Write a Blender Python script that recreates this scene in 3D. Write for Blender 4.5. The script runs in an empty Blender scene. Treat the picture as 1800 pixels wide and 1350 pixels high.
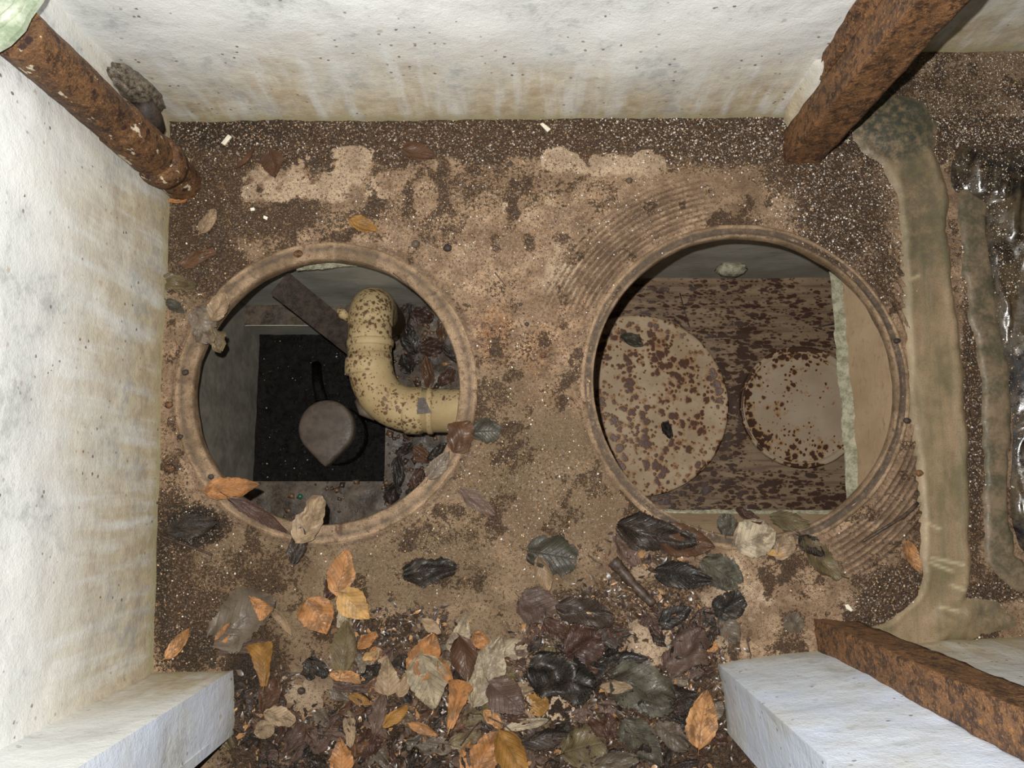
import bpy, math, random
import numpy as np
from mathutils import Vector, Matrix

# ------------------------------------------------------------------ camera, world, light
F = 1400.0            # focal length in pixels of the 1800 x 1350 frame
H = 1.70              # camera height above the tan deck
NAD = (915.0, 860.0)  # pixel of the point straight below
d0 = Vector(((NAD[0]-900)/F, (675-NAD[1])/F, -1.0)).normalized()
RQ = d0.rotation_difference(Vector((0, 0, -1)))
RM = RQ.to_matrix()
RN = np.array(RM)

scene = bpy.context.scene
col = scene.collection
cam_data = bpy.data.cameras.new('camera')
cam_data.sensor_width = 36.0
cam_data.sensor_fit = 'HORIZONTAL'
cam_data.lens = 36.0*F/1800.0
cam_data.clip_start = 0.02
cam = bpy.data.objects.new('camera', cam_data)
cam.matrix_world = Matrix.Translation((0, 0, H)) @ RM.to_4x4()
col.objects.link(cam)
scene.camera = cam

world = bpy.data.worlds.new('world')
scene.world = world
world.use_nodes = True
world.node_tree.nodes['Background'].inputs[0].default_value = (0.80, 0.90, 1.0, 1)
world.node_tree.nodes['Background'].inputs[1].default_value = 0.02

fl = bpy.data.lights.new('camera_flash', 'SPOT')     # the camera's own flash, just left of and above the lens
fl.energy = 142.0
fl.spot_size = math.radians(104)
fl.spot_blend = 0.45
fl.color = (1.0, 0.98, 0.945)
fl.shadow_soft_size = 0.007
flo = bpy.data.objects.new('camera_flash', fl)
flo.location = (-0.042, 0.062, 1.69)
flo.rotation_euler = RQ.to_euler()
col.objects.link(flo)

vs = scene.view_settings
vs.view_transform = 'Standard'
vs.look = 'None'
vs.exposure = 0.0
vs.gamma = 1.0
vs.use_curve_mapping = False

scene.cycles.diffuse_bounces = 2
rng = random.Random(7)
nrs = np.random.RandomState(11)

# ------------------------------------------------------------------ pixel <-> world
def P(px, py, z=0.0):
    d = RM @ Vector(((px-900)/F, (675-py)/F, -1.0))
    t = (z-H)/d.z
    return Vector((d.x*t, d.y*t, z))

def proj(x, y, z):
    """world arrays -> pixel arrays"""
    v = np.stack([x, y, z-H], 0)
    c = RN.T @ v.reshape(3, -1)
    return (900+F*c[0]/-c[2]).reshape(x.shape), (675-F*c[1]/-c[2]).reshape(x.shape)

# ------------------------------------------------------------------ numpy noise
def _hash(ix, iy, seed):
    h = (ix.astype(np.int64)*374761393 + iy.astype(np.int64)*668265263 + seed*2147483647) & 0xffffffff
    h = ((h ^ (h >> 13))*1274126177) & 0xffffffff
    h = h ^ (h >> 16)
    return (h & 0xffff)/65535.0

def vnoise(x, y, seed=0):
    x = np.asarray(x, float); y = np.asarray(y, float)
    ix = np.floor(x); iy = np.floor(y)
    fx = x-ix; fy = y-iy
    fx = fx*fx*(3-2*fx); fy = fy*fy*(3-2*fy)
    a = _hash(ix, iy, seed); b = _hash(ix+1, iy, seed)
    c = _hash(ix, iy+1, seed); d = _hash(ix+1, iy+1, seed)
    return (a*(1-fx)+b*fx)*(1-fy) + (c*(1-fx)+d*fx)*fy

def fbm(x, y, seed=0, octv=4):
    s = 0; a = 0.5; t = 0
    for k in range(octv):
        s = s + a*vnoise(x*2**k, y*2**k, seed+k*17); t += a; a *= 0.5
    return s/t

def sstep(a, b, x):
    t = np.clip((x-a)/(b-a), 0, 1)
    return t*t*(3-2*t)

def blob(u, v, cx, cy, rx, ry, ang=0.0, soft=0.6):
    a = math.radians(ang); c, s = math.cos(a), math.sin(a)
    dx = (u-cx); dy = -(v-cy)
    X = (dx*c+dy*s)/rx; Y = (-dx*s+dy*c)/ry
    r = np.sqrt(X*X+Y*Y)
    return 1-sstep(1-soft, 1+soft, r)

def seg_dist(u, v, pts):
    """distance to a polyline (pixels), and position along it 0..1"""
    best = np.full(u.shape, 1e9); at = np.zeros(u.shape)
    n = len(pts)-1
    for i in range(n):
        ax, ay = pts[i][:2]; bx, by = pts[i+1][:2]
        L = (bx-ax)**2+(by-ay)**2
        t = np.clip(((u-ax)*(bx-ax)+(v-ay)*(by-ay))/L, 0, 1)
        d = np.hypot(u-(ax+t*(bx-ax)), v-(ay+t*(by-ay)))
        m = d < best
        best = np.where(m, d, best); at = np.where(m, (i+t)/n, at)
    return best, at

# ------------------------------------------------------------------ object helpers
def tag(o, label=None, cat=None, group=None, kind=None):
    if label: o['label'] = label
    if cat: o['category'] = cat
    if group: o['group'] = group
    if kind: o['kind'] = kind
    return o

def empty(name, loc):
    o = bpy.data.objects.new(name, None)
    o.empty_display_size = 0.05
    o.location = loc
    col.objects.link(o)
    return o

def mesh_obj(name, verts, faces, mat, parent=None, smooth=True, attrs=None, uv=None):
    me = bpy.data.meshes.new(name)
    if parent is not None and name:
        off = parent_world(parent)
        verts = [(v[0]-off[0], v[1]-off[1], v[2]-off[2]) for v in verts]
    me.from_pydata([tuple(v) for v in verts], [], faces)
    if attrs:
        for k, a in attrs.items():
            at = me.attributes.new(k, 'FLOAT', 'POINT')
            at.data.foreach_set('value', np.asarray(a, np.float32))
    if uv is not None:
        ul = me.uv_layers.new(name='UVMap')
        idx = np.zeros(len(me.loops), np.int32); me.loops.foreach_get('vertex_index', idx)
        ul.data.foreach_set('uv', np.asarray(uv, np.float32)[idx].ravel())
    if smooth:
        me.polygons.foreach_set('use_smooth', [True]*len(me.polygons))
    me.materials.append(mat)
    me.update()
    o = bpy.data.objects.new(name, me)
    col.objects.link(o)
    if parent is not None: o.parent = parent
    return o

def parent_world(p):
    v = Vector((0, 0, 0))
    while p is not None:
        v = v+Vector(p.location); p = p.parent
    return v

def grid_obj(name, X, Y, Z, mat, keep=None, attrs=None, parent=None, smooth=True, flip=False):
    """X,Y,Z arrays (n,m); keep = bool (n-1,m-1)"""
    n, m = X.shape
    idx = np.arange(n*m).reshape(n, m)
    q = np.stack([idx[:-1, :-1], idx[1:, :-1], idx[1:, 1:], idx[:-1, 1:]], -1)
    if flip: q = q[..., ::-1]
    q = q[keep] if keep is not None else q.reshape(-1, 4)
    V = np.stack([X, Y, Z], -1).reshape(-1, 3).astype(np.float32)
    used = np.zeros(n*m, bool); used[q.ravel()] = True
    remap = np.cumsum(used)-1
    V = V[used]; q = remap[q]
    if parent is not None:
        V = V-np.array(parent_world(parent), np.float32)
    me = bpy.data.meshes.new(name)
    me.vertices.add(len(V)); me.vertices.foreach_set('co', V.ravel())
    me.loops.add(q.size); me.loops.foreach_set('vertex_index', q.ravel().astype(np.int32))
    me.polygons.add(len(q))
    me.polygons.foreach_set('loop_start', np.arange(0, q.size, 4, dtype=np.int32))
    me.update(calc_edges=True)
    me.polygons.foreach_set('use_smooth', np.full(len(q), smooth))
    if attrs:
        for k, a in attrs.items():
            at = me.attributes.new(k, 'FLOAT', 'POINT')
            at.data.foreach_set('value', np.asarray(a, np.float32).ravel()[used])
    me.validate()
    me.materials.append(mat)
    o = bpy.data.objects.new(name, me)
    col.objects.link(o)
    if parent is not None: o.parent = parent
    return o

def tube(path, radii, n=16, cap=True):
    """verts, faces of a tube through the points"""
    path = [Vector(p) for p in path]
    if not hasattr(radii, '__len__'): radii = [radii]*len(path)
    V = []; Fc = []
    up = None
    for i, p in enumerate(path):
        t = (path[min(i+1, len(path)-1)]-path[max(i-1, 0)]).normalized()
        if up is None:
            up = t.orthogonal().normalized()
        up = (up-t*up.dot(t)).normalized()
        s = t.cross(up)
        for k in range(n):
            a = 2*math.pi*k/n
            V.append(p+(up*math.cos(a)+s*math.sin(a))*radii[i])
    for i in range(len(path)-1):
        for k in range(n):
            a = i*n+k; b = i*n+(k+1) % n
            Fc.append((a, b, b+n, a+n))
    if cap:
        Fc.append(tuple(range(n-1, -1, -1)))
        Fc.append(tuple(range((len(path)-1)*n, len(path)*n)))
    return V, Fc

def rough_box(corners, z0, z1, nz, ns, amp, seed, lean=None, freq=30):
    """upright post from a base outline (world xy list), walls subdivided and roughened; open bottom, closed top"""
    pts = []
    k = len(corners)
    for i in range(k):
        a = Vector(corners[i][:2]); b = Vector(corners[(i+1) % k][:2])
        for j in range(ns): pts.append(a.lerp(b, j/ns))
    c = sum((Vector(q[:2]) for q in corners), Vector((0, 0)))/k
    V = []; Fc = []
    for iz in range(nz+1):
        z = z0+(z1-z0)*iz/nz
        for i, p in enumerate(pts):
            d = (p-c)
            nn = float(fbm(np.array(i*0.7+seed), np.array(z*freq), seed, 3))-0.5
            q = c+d*(1+amp*nn/d.length)
            V.append((q.x, q.y, z))
    m = len(pts)
    for iz in range(nz):
        for i in range(m):
            a = iz*m+i; b = iz*m+(i+1) % m
            Fc.append((a, b, b+m, a+m))
    Fc.append(tuple(range(nz*m, nz*m+m)))
    return V, Fc

# ------------------------------------------------------------------ node helpers
class NT:
    def __init__(s, name, rough=0.7, spec=0.3):
        s.m = bpy.data.materials.new(name); s.m.use_nodes = True
        s.t = s.m.node_tree
        s.b = s.t.nodes['Principled BSDF']
        s.b.inputs['Roughness'].default_value = rough
        s.b.inputs['Specular IOR Level'].default_value = spec
        s.tc = s.t.nodes.new('ShaderNodeTexCoord')
        g = s.t.nodes.new('ShaderNodeNewGeometry')
        s.obj = g.outputs['Position']          # scene is static: world position = place on the thing
        s.uv = s.tc.outputs['UV']
        s.gen = s.tc.outputs['Generated']
    def L(s, a, b): s.t.links.new(a, b)
    def put(s, inp, v):
        if hasattr(v, 'is_output') or isinstance(v, bpy.types.NodeSocket): s.L(v, inp)
        elif isinstance(v, (tuple, list)) and len(v) == 3 and inp.type == 'RGBA': inp.default_value = (*v, 1)
        else: inp.default_value = v
    def mapping(s, vec, scale=(1, 1, 1), rot=(0, 0, 0)):
        n = s.t.nodes.new('ShaderNodeMapping'); s.L(vec, n.inputs[0])
        n.inputs['Scale'].default_value = scale; n.inputs['Rotation'].default_value = rot
        return n.outputs[0]
    def noise(s, scale, detail=4, rough=0.6, vec=None, dist=0.0, colr=False):
        n = s.t.nodes.new('ShaderNodeTexNoise'); s.L(vec or s.obj, n.inputs['Vector'])
        n.inputs['Scale'].default_value = scale; n.inputs['Detail'].default_value = detail
        n.inputs['Roughness'].default_value = rough; n.inputs['Distortion'].default_value = dist
        return n.outputs['Color' if colr else 'Fac']
    def voro(s, scale, vec=None, feature='F1', out='Distance', rand=1.0):
        n = s.t.nodes.new('ShaderNodeTexVoronoi'); n.feature = feature; s.L(vec or s.obj, n.inputs['Vector'])
        n.inputs['Scale'].default_value = scale; n.inputs['Randomness'].default_value = rand
        return n.outputs[out]
    def math(s, op, a, b=0.0, clamp=False):
        n = s.t.nodes.new('ShaderNodeMath'); n.operation = op; n.use_clamp = clamp
        s.put(n.inputs[0], a); s.put(n.inputs[1], b); return n.outputs[0]
    def add(s, a, b): return s.math('ADD', a, b)
    def mul(s, a, b): return s.math('MULTIPLY', a, b)
    def step(s, x, a, b, lo=0.0, hi=1.0):
        n = s.t.nodes.new('ShaderNodeMapRange'); n.interpolation_type = 'SMOOTHSTEP'
        s.put(n.inputs[0], x); n.inputs[1].default_value = a; n.inputs[2].default_value = b
        n.inputs[3].default_value = lo; n.inputs[4].default_value = hi
        return n.outputs[0]
    def mix(s, f, a, b, mode='MIX'):
        n = s.t.nodes.new('ShaderNodeMix'); n.data_type = 'RGBA'; n.blend_type = mode
        s.put(n.inputs[0], f); s.put(n.inputs[6], a); s.put(n.inputs[7], b); return n.outputs[2]
    def attr(s, name):
        n = s.t.nodes.new('ShaderNodeAttribute'); n.attribute_name = name; return n.outputs['Fac']
    def sep(s, vec=None):
        n = s.t.nodes.new('ShaderNodeSeparateXYZ'); s.L(vec or s.obj, n.inputs[0]); return n.outputs
    def rnd(s):
        n = s.t.nodes.new('ShaderNodeObjectInfo'); return n.outputs['Random']
    def bump(s, h, strength=0.4, dist=0.002, prev=None):
        n = s.t.nodes.new('ShaderNodeBump'); s.put(n.inputs['Height'], h)
        n.inputs['Strength'].default_value = strength; n.inputs['Distance'].default_value = dist
        if prev is not None: s.L(prev, n.inputs['Normal'])
        s.L(n.outputs[0], s.b.inputs['Normal']); return n.outputs[0]
    def color(s, c): s.put(s.b.inputs['Base Color'], c); return s
    def rough(s, r): s.put(s.b.inputs['Roughness'], r); return s

# ------------------------------------------------------------------ materials
def mat_floor(name='tan_deck_with_mud'):
    t = NT(name, 0.6, 0.35)
    n1 = t.noise(26, 8, 0.65); n2 = t.noise(150, 6, 0.7); n3 = t.noise(520, 4, 0.75); n0 = t.noise(7, 5, 0.6)
    nh = t.noise(14, 4, 0.6, vec=t.mapping(t.obj, (1, 1, 1), (0, 0, 0.9)))
    tan = t.mix(t.step(n1, .3, .7), (0.245, 0.152, 0.086), (0.55, 0.375, 0.235))
    tan = t.mix(t.mul(t.step(nh, .42, .68), 0.6), tan, (0.155, 0.095, 0.058))
    pl = t.step(t.add(t.attr('pale'), t.add(t.mul(t.add(n1, -.5), 1.1), t.mul(t.add(n2, -.5), .9))), .30, .70)
    tan = t.mix(t.mul(pl, t.math('MINIMUM', t.mul(t.attr('pale'), 1.6), .8)), tan, (0.64, 0.475, 0.32))
    tan = t.mix(t.mul(t.attr('olive'), t.step(n1, .2, .62, .6, 1)), tan, t.mix(n2, (0.105, 0.072, 0.036), (0.185, 0.13, 0.07)))
    rf = t.step(t.add(t.mul(t.attr('rust'), 1.3), t.mul(t.add(n2, -.5), 1.1)), .34, .85)
    tan = t.mix(rf, tan, t.mix(t.step(n1, .4, .6), (0.10, 0.042, 0.022), (0.34, 0.15, 0.05)))
    # small dark grains and speckle over everything
    sp = t.step(t.add(n3, t.mul(t.add(n2, -.5), .9)), .52, .60)
    tan = t.mix(t.mul(sp, 0.78), tan, (0.052, 0.033, 0.021))
    tan = t.mix(t.mul(t.step(n0, .42, .62), .45), tan, (0.13, 0.075, 0.042))
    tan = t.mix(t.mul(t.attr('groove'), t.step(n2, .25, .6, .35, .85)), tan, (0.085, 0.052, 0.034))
    # mud
    mudv = t.add(t.add(t.attr('mud'), t.mul(t.add(n1, -.5), .9)), t.add(t.mul(t.add(n2, -.5), 1.3), t.mul(t.add(n3, -.5), 1.0)))
    mf = t.step(mudv, .40, .62)
    mudc = t.mix(t.step(n2, .35, .65), (0.034, 0.022, 0.016), (0.10, 0.062, 0.040))
    mudc = t.mix(t.step(n3, .56, .72), mudc, (0.20, 0.115, 0.055))
    mudc = t.mix(t.mul(t.attr('black'), t.step(n2, .2, .6, .6, 1.0)), mudc, (0.012, 0.011, 0.009))
    c = t.mix(mf, tan, mudc)
    c = t.mix(t.step(t.noise(800, 2, .6), .60, .70, 0, .5), c, (0.42, 0.30, 0.19))
    gr = t.voro(330, out='Color')
    c = t.mix(t.mul(t.step(t.sep(gr)[0], .86, .94), t.mul(t.attr('grit'), .9)), c, (0.42, 0.34, 0.27))
    t.color(c)
    t.rough(t.step(t.add(n2, t.mul(mf, -.22)), .25, .7, .16, .62))
    h = t.add(t.add(t.mul(n2, .8), t.mul(n3, .7)), t.mul(t.voro(300), t.add(t.mul(mf, 1.0), .12)))
    t.bump(h, .95, .0028)
    return t.m

def mat_white(name, blue=0.0, zlo=0.0, zr=0.5, dirty=1.0):
    t = NT(name, 0.55, 0.3)
    n1 = t.noise(5, 6, 0.6); n2 = t.noise(38, 6, 0.65); n3 = t.noise(260, 3, 0.7)
    z = t.sep()[2]
    base = (0.80-0.12*blue, 0.815-0.06*blue, 0.80+0.10*blue)
    c = t.mix(t.step(n1, .35, .7), base, (0.66, 0.675, 0.655))
    zz = t.step(t.add(z, t.mul(t.add(n1, -.5), .5)), zlo, zlo+zr, 1, 0)
    drip = t.noise(1, 6, 0.6, vec=t.mapping(t.obj, (26, 26, 3.2)))
    yel = t.mix(t.step(n2, .35, .65), (0.58, 0.50, 0.34), (0.44, 0.345, 0.22))
    c = t.mix(t.mul(zz, t.step(drip, .3, .58, .3*dirty, .98*dirty)), c, yel)
    # dirt line right at the foot
    zf = t.step(t.add(z, t.mul(t.add(n2, -.5), .05)), .0, .045, 1, 0)
    c = t.mix(t.mul(zf, .8*dirty), c, (0.42, 0.37, 0.20))
    # grey scuffs
    c = t.mix(t.step(t.add(n1, t.mul(t.add(n2, -.5), .9)), .54, .78, 0, .6), c, (0.38, 0.39, 0.385))
    # specks and chips
    v = t.voro(46, vec=t.mapping(t.obj, (1, 1, 1)))
    vm = t.step(t.noise(9, 3), .46, .62)
    c = t.mix(t.mul(t.step(t.add(v, t.mul(n3, .26)), .25, .29, 1, 0), t.mul(vm, .9)), c, (0.16, 0.12, 0.09))
    v2 = t.voro(15)
    c = t.mix(t.mul(t.step(t.add(v2, t.mul(n2, .35)), .20, .27, 1, 0), .55), c, (0.46, 0.33, 0.23))
    t.color(c)
    t.rough(t.step(n2, .3, .7, .42, .7))
    t.bump(t.add(t.mul(n2, 1.0), t.add(t.mul(n3, .35), t.mul(n1, 1.5))), .6, .004)
    return t.m

def mat_grey_wall(name, c1, c2):
    t = NT(name, 0.8, 0.2)
    n1 = t.noise(6, 6, .6); n2 = t.noise(40, 6, .7, vec=t.mapping(t.obj, (.5, 1, 2)))
    c = t.mix(t.step(n1, .3, .7), c1, c2)
    c = t.mix(t.step(n2, .55, .75, 0, .6), c, (0.10, 0.085, 0.06))
    t.color(c); t.bump(n2, .5, .003)
    return t.m

def mat_rust(name, bright=1.0, flecks=0.0):
    t = NT(name, 0.62, 0.4)
    n1 = t.noise(18, 7, .7, vec=t.mapping(t.obj, (1, 1, .55))); n2 = t.noise(95, 6, .75); n3 = t.noise(400, 3, .7)
    c = t.mix(t.step(n1, .3, .62), (0.05*bright, 0.024*bright, 0.013*bright), (0.19*bright, 0.092*bright, 0.038*bright))
    c = t.mix(t.step(n2, .50, .70, 0, .9), c, (0.33*bright, 0.155*bright, 0.05*bright))
    c = t.mix(t.step(n3, .50, .66, 0, .75), c, (0.028, 0.014, 0.009))
    n4 = t.noise(55, 5, .7)
    c = t.mix(t.step(n4, .48, .60, 0, .8), c, (0.030, 0.015, 0.010))
    c = t.mix(t.step(t.noise(210, 4, .7), .54, .64, 0, .6), c, (0.30*bright, 0.16*bright, 0.07*bright))
    if flecks:
        f = t.noise(42, 5, .6, vec=t.mapping(t.obj, (1, 1, .5)))
        c = t.mix(t.step(f, .60, .63, 0, flecks), c, (0.72, 0.62, 0.45))
        d = t.voro(30)
        c = t.mix(t.step(t.add(d, t.mul(n2, .3)), .30, .38, .85, 0), c, (0.03, 0.012, 0.012))
    t.color(c)
    t.rough(t.step(n2, .3, .7, .38, .8))
    t.bump(t.add(n1, t.add(n2, t.mul(n3, .4))), .9, .004)
    return t.m

def mat_spotted(name, base1, base2, sc, stretch=(1, 1, 1), dark=(0.045, 0.022, 0.015), halo=(0.33, 0.16, 0.05), thr=.34, amount=1.0, masked=False, streak=0.0):
    """pale surface with round rust spots"""
    t = NT(name, 0.6, 0.35)
    vec = t.mapping(t.obj, stretch)
    n1 = t.noise(7, 5, .6); n2 = t.noise(90, 6, .7); n3 = t.noise(380, 3, .7)
    wv = t.noise(sc*.9, 3, .6, vec=vec, colr=True)
    w = t.t.nodes.new('ShaderNodeVectorMath'); w.operation = 'MULTIPLY_ADD'
    t.L(wv, w.inputs[0]); w.inputs[1].default_value = (.016, .016, .016); t.L(vec, w.inputs[2])
    d1 = t.voro(sc, vec=w.outputs[0]); d2 = t.voro(sc*1.9, vec=w.outputs[0])
    gate = t.step(t.noise(13, 4, .7), .38, .58, -.08, .24)
    if masked: gate = t.add(t.add(gate, -.16), t.mul(t.attr('spots'), .36))
    D = t.math('MINIMUM', t.add(d1, t.mul(t.add(n2, -.5), .25)), t.add(t.mul(d2, 1.15), t.mul(t.add(n2, -.5), .2)))
    D = t.add(D, t.mul(gate, -1.0))
    c = t.mix(t.step(n1, .3, .7), base1, base2)
    c = t.mix(t.step(n3, .58, .72, 0, .35), c, (0.14, 0.09, 0.06))
    if streak:
        st = t.noise(1, 5, .6, vec=t.mapping(t.obj, (5, 75, 5)))
        c = t.mix(t.step(st, .48, .62, 0, streak), c, (0.11, 0.065, 0.045))
    c = t.mix(t.step(D, thr-.13, thr+.10, .85*amount, 0), c, halo)
    c = t.mix(t.step(D, thr-.17, thr-.09, .95*amount, 0), c, dark)
    t.color(c)
    t.rough(t.step(D, .1, thr, .35, .65))
    t.bump(t.add(t.step(D, thr-.2, thr, 1, 0), t.mul(n2, .5)), .6, .002)
    return t.m

def mat_leaf(name, a, b, rough=.55, blotch=(0.05, 0.03, 0.02), bl=.35):
    old = any(k in name for k in ('dark', 'black', 'green', 'grey', 'mauve', 'olive', 'red'))
    t = NT(name, rough, 0.28)
    u = t.sep(t.uv)
    r = t.rnd()
    n1 = t.noise(40, 5, .65); n2 = t.noise(220, 4, .7)
    c = t.mix(t.step(t.add(n1, t.mul(t.add(r, -.5), .35)), .3, .7), a, b)
    side = t.math('ABSOLUTE', t.add(u[0], -.5))
    w = t.math('FRACT', t.mul(t.add(u[1], t.mul(side, -.75)), 8.5))
    vein = t.step(t.math('ABSOLUTE', t.add(w, -.5)), .0, .16, 1, 0)
    rib = t.step(side, .0, .035, 1, 0)
    vv = t.math('MAXIMUM', vein, rib)
    c = t.mix(t.mul(n1, .9), c, tuple(x*.55 for x in a))
    c = t.mix(t.mul(vv, .10 if old else .26), c, tuple(x*.5 for x in a))
    c = t.mix(t.step(t.add(n1, t.mul(n2, .35)), .64, .76, 0, bl), c, blotch)
    c = t.mix(t.mul(t.step(t.noise(16, 4, .6), .46, .62), .5), c, tuple(x*.4 for x in a))
    n6 = t.noise(600, 3, .7)
    c = t.mix(t.step(n6, .54, .66, 0, .5 if old else .25), c, (0.20, 0.15, 0.10) if old else tuple(x*.35 for x in a))
    ed = t.add(t.mul(t.attr('edge'), 4.2 if old else 6.0), t.mul(t.add(t.noise(95, 5, .7), -.5), 2.8 if old else 1.1))
    t.put(t.b.inputs['Alpha'], t.step(ed, .36 if old else .03, .42 if old else .07))
    t.color(c)
    t.rough(t.step(n2, .3, .7, rough-.2, rough+.15))
    t.bump(t.add(t.mul(vv, .45), t.mul(n1, 1.2)), .6, .0018)
    return t.m

def mat_plain(name, a, b, sc=40, rough=.6, bump=.4, spec=.35, bd=.002):
    t = NT(name, rough, spec)
    n = t.noise(sc, 6, .65); n2 = t.noise(sc*6, 3, .7)
    t.color(t.mix(t.step(t.add(n, t.mul(t.add(n2, -.5), .4)), .32, .68), a, b))
    t.rough(t.step(n2, .3, .7, max(.08, rough-.15), min(1, rough+.15)))
    t.bump(t.add(n, t.mul(n2, .4)), bump, bd)
    return t.m

def mat_kerb():
    t = NT('green_stained_cement', .5, .35)
    n1 = t.noise(7, 6, .65); n2 = t.noise(60, 6, .7); n3 = t.noise(350, 3, .7)
    st = t.noise(1, 5, .6, vec=t.mapping(t.obj, (60, 6, 6)))
    c = t.mix(t.step(n1, .35, .62), (0.17, 0.138, 0.072), (0.31, 0.22, 0.13))
    c = t.mix(t.step(t.noise(22, 6, .7, vec=t.mapping(t.obj, (1.6, .5, 1))), .50, .70, 0, .8), c, (0.30, 0.20, 0.13))
    c = t.mix(t.step(st, .45, .7, 0, .55), c, (0.15, 0.135, 0.08))
    c = t.mix(t.mul(t.step(n2, .3, .6), t.attr('dark')), c, (0.06, 0.062, 0.045))
    c = t.mix(t.mul(t.step(n3, .5, .7), .5), c, (0.08, 0.06, 0.04))
    c = t.mix(t.mul(t.attr('scrape'), .8), c, (0.50, 0.42, 0.27))
    t.color(c); t.rough(t.step(n2, .3, .7, .35, .7)); t.bump(t.add(n2, t.mul(n3, .5)), .5, .002)
    return t.m

def mat_ring():
    t = NT('moulded_ring_surface', .5, .4)
    n1 = t.noise(11, 6, .65); n2 = t.noise(70, 6, .75); n3 = t.noise(480, 3, .75); n4 = t.noise(30, 4, .6)
    c = t.mix(t.step(n1, .38, .62), (0.20, 0.13, 0.07), (0.43, 0.29, 0.175))
    c = t.mix(t.step(n2, .50, .66, 0, .75), c, (0.105, 0.066, 0.038))
    c = t.mix(t.step(t.add(n4, t.mul(n2, .4)), .84, .90, 0, .85), c, (0.09, 0.038, 0.018))
    c = t.mix(t.step(n3, .50, .62, 0, .6), c, (0.065, 0.042, 0.026))
    c = t.mix(t.mul(t.attr('dirt'), t.step(n2, .3, .55, .4, 1)), c, (0.085, 0.06, 0.042))
    t.color(c); t.rough(t.step(n2, .3, .7, .22, .6)); t.bump(t.add(n2, t.mul(n3, .8)), .8, .003)
    return t.m

M = {}
M['floor'] = mat_floor()
M['white_back'] = mat_white('whitewashed_render_back', 0.0, 0.0, .40)
M['white_left'] = mat_white('whitewashed_render_left', 0.0, 0.02, .55)
M['white_front'] = mat_white('bluish_limewash_front', 1.0, -.05, .25, .55)
M['rust_pipe'] = mat_rust('rusted_pipe_with_paint_flecks', 1.0, .85)
M['rust_post'] = mat_rust('rusted_steel', 1.3)
M['rust_dark'] = mat_plain('dark_rusted_bar', (0.022, 0.016, 0.013), (0.062, 0.044, 0.034), 50, .6, .6)
M['leaf_orange'] = mat_leaf('leaf_orange', (0.46, 0.21, 0.075), (0.68, 0.38, 0.17), bl=.55)
M['leaf_gold'] = mat_leaf('leaf_gold', (0.5702, 0.3326, 0.1188), (0.6494, 0.4594, 0.2376))
M['leaf_ochre'] = mat_leaf('leaf_ochre', (0.3360, 0.1680, 0.0400), (0.4400, 0.2320, 0.0640))
M['leaf_tan'] = mat_leaf('leaf_tan', (0.3280, 0.2210, 0.1283), (0.4421, 0.3209, 0.1996))
M['leaf_pale'] = mat_leaf('leaf_pale', (0.4166, 0.3348, 0.2158), (0.5208, 0.4315, 0.3050), bl=.5)
M['leaf_mauve'] = mat_leaf('leaf_mauve', (0.095, 0.056, 0.042), (0.19, 0.12, 0.088))
M['leaf_brown'] = mat_leaf('leaf_brown', (0.1080, 0.0540, 0.0288), (0.2016, 0.1008, 0.0504), .45)
M['leaf_red'] = mat_leaf('leaf_red', (0.055, 0.024, 0.017), (0.115, 0.055, 0.035), .45)
#
M['leaf_dark'] = mat_leaf('leaf_dark', (0.0195, 0.0135, 0.0105), (0.0562, 0.0375, 0.0285), .5)
M['leaf_black'] = mat_leaf('leaf_black', (0.0119, 0.0110, 0.0102), (0.0340, 0.0289, 0.0238), .46)
M['leaf_grey'] = mat_leaf('leaf_grey', (0.13, 0.10, 0.07), (0.26, 0.205, 0.15), .5, (0.05, 0.035, 0.025), .6)
M['leaf_green'] = mat_leaf('leaf_green', (0.06, 0.055, 0.038), (0.14, 0.13, 0.088), .5, (0.03, 0.025, 0.02), .7)
M['leaf_olive'] = mat_leaf('leaf_olive', (0.1320, 0.1020, 0.0480), (0.2160, 0.1620, 0.0840), .5, (0.08, 0.05, 0.03), .6)
M['twig'] = mat_plain('wet_twig', (0.03, 0.02, 0.015), (0.09, 0.06, 0.04), 90, .45)
M['mulch'] = mat_plain('rotted_leaf_mulch', (0.022, 0.015, 0.011), (0.13, 0.08, 0.048), 75, .45, .9, .5, .005)
M['kerb'] = mat_kerb()
M['ring'] = mat_ring()
M['pvc'] = mat_spotted('speckled_cream_plastic', (0.34, 0.24, 0.115), (0.45, 0.345, 0.185), 62, thr=.20, dark=(.11, .065, .035), halo=(.24, .145, .065))
M['disc'] = mat_spotted('rust_spotted_disc', (0.34, 0.24, 0.145), (0.47, 0.355, 0.235), 36, thr=.33, dark=(.075, .030, .017), halo=(.30, .135, .04))
M['disc_small'] = mat_spotted('small_disc_surface', (0.32, 0.24, 0.155), (0.40, 0.31, 0.22), 38, thr=.30, masked=True)
M['pit_floor'] = mat_spotted('pit_floor_surface', (0.20, 0.137, 0.08), (0.26, 0.18, 0.108), 44, (.62, 1.5, 1), dark=(.05, .026, .018), thr=.24, halo=(.15, .085, .045), masked=True, streak=.7)
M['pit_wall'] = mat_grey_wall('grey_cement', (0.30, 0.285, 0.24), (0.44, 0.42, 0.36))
M['cut_face'] = mat_grey_wall('cream_cut_cement', (0.40, 0.275, 0.165), (0.50, 0.36, 0.225))
M['cut_edge'] = mat_plain('broken_mortar', (0.22, 0.21, 0.13), (0.50, 0.47, 0.34), 55, .8, 1.0, bd=.006)
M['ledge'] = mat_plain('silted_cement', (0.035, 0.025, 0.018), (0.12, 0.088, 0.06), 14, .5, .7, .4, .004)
M['pit_side'] = mat_plain('damp_grey_cement', (0.17, 0.155, 0.125), (0.27, 0.25, 0.205), 10, .55, .5, .3)
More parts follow.
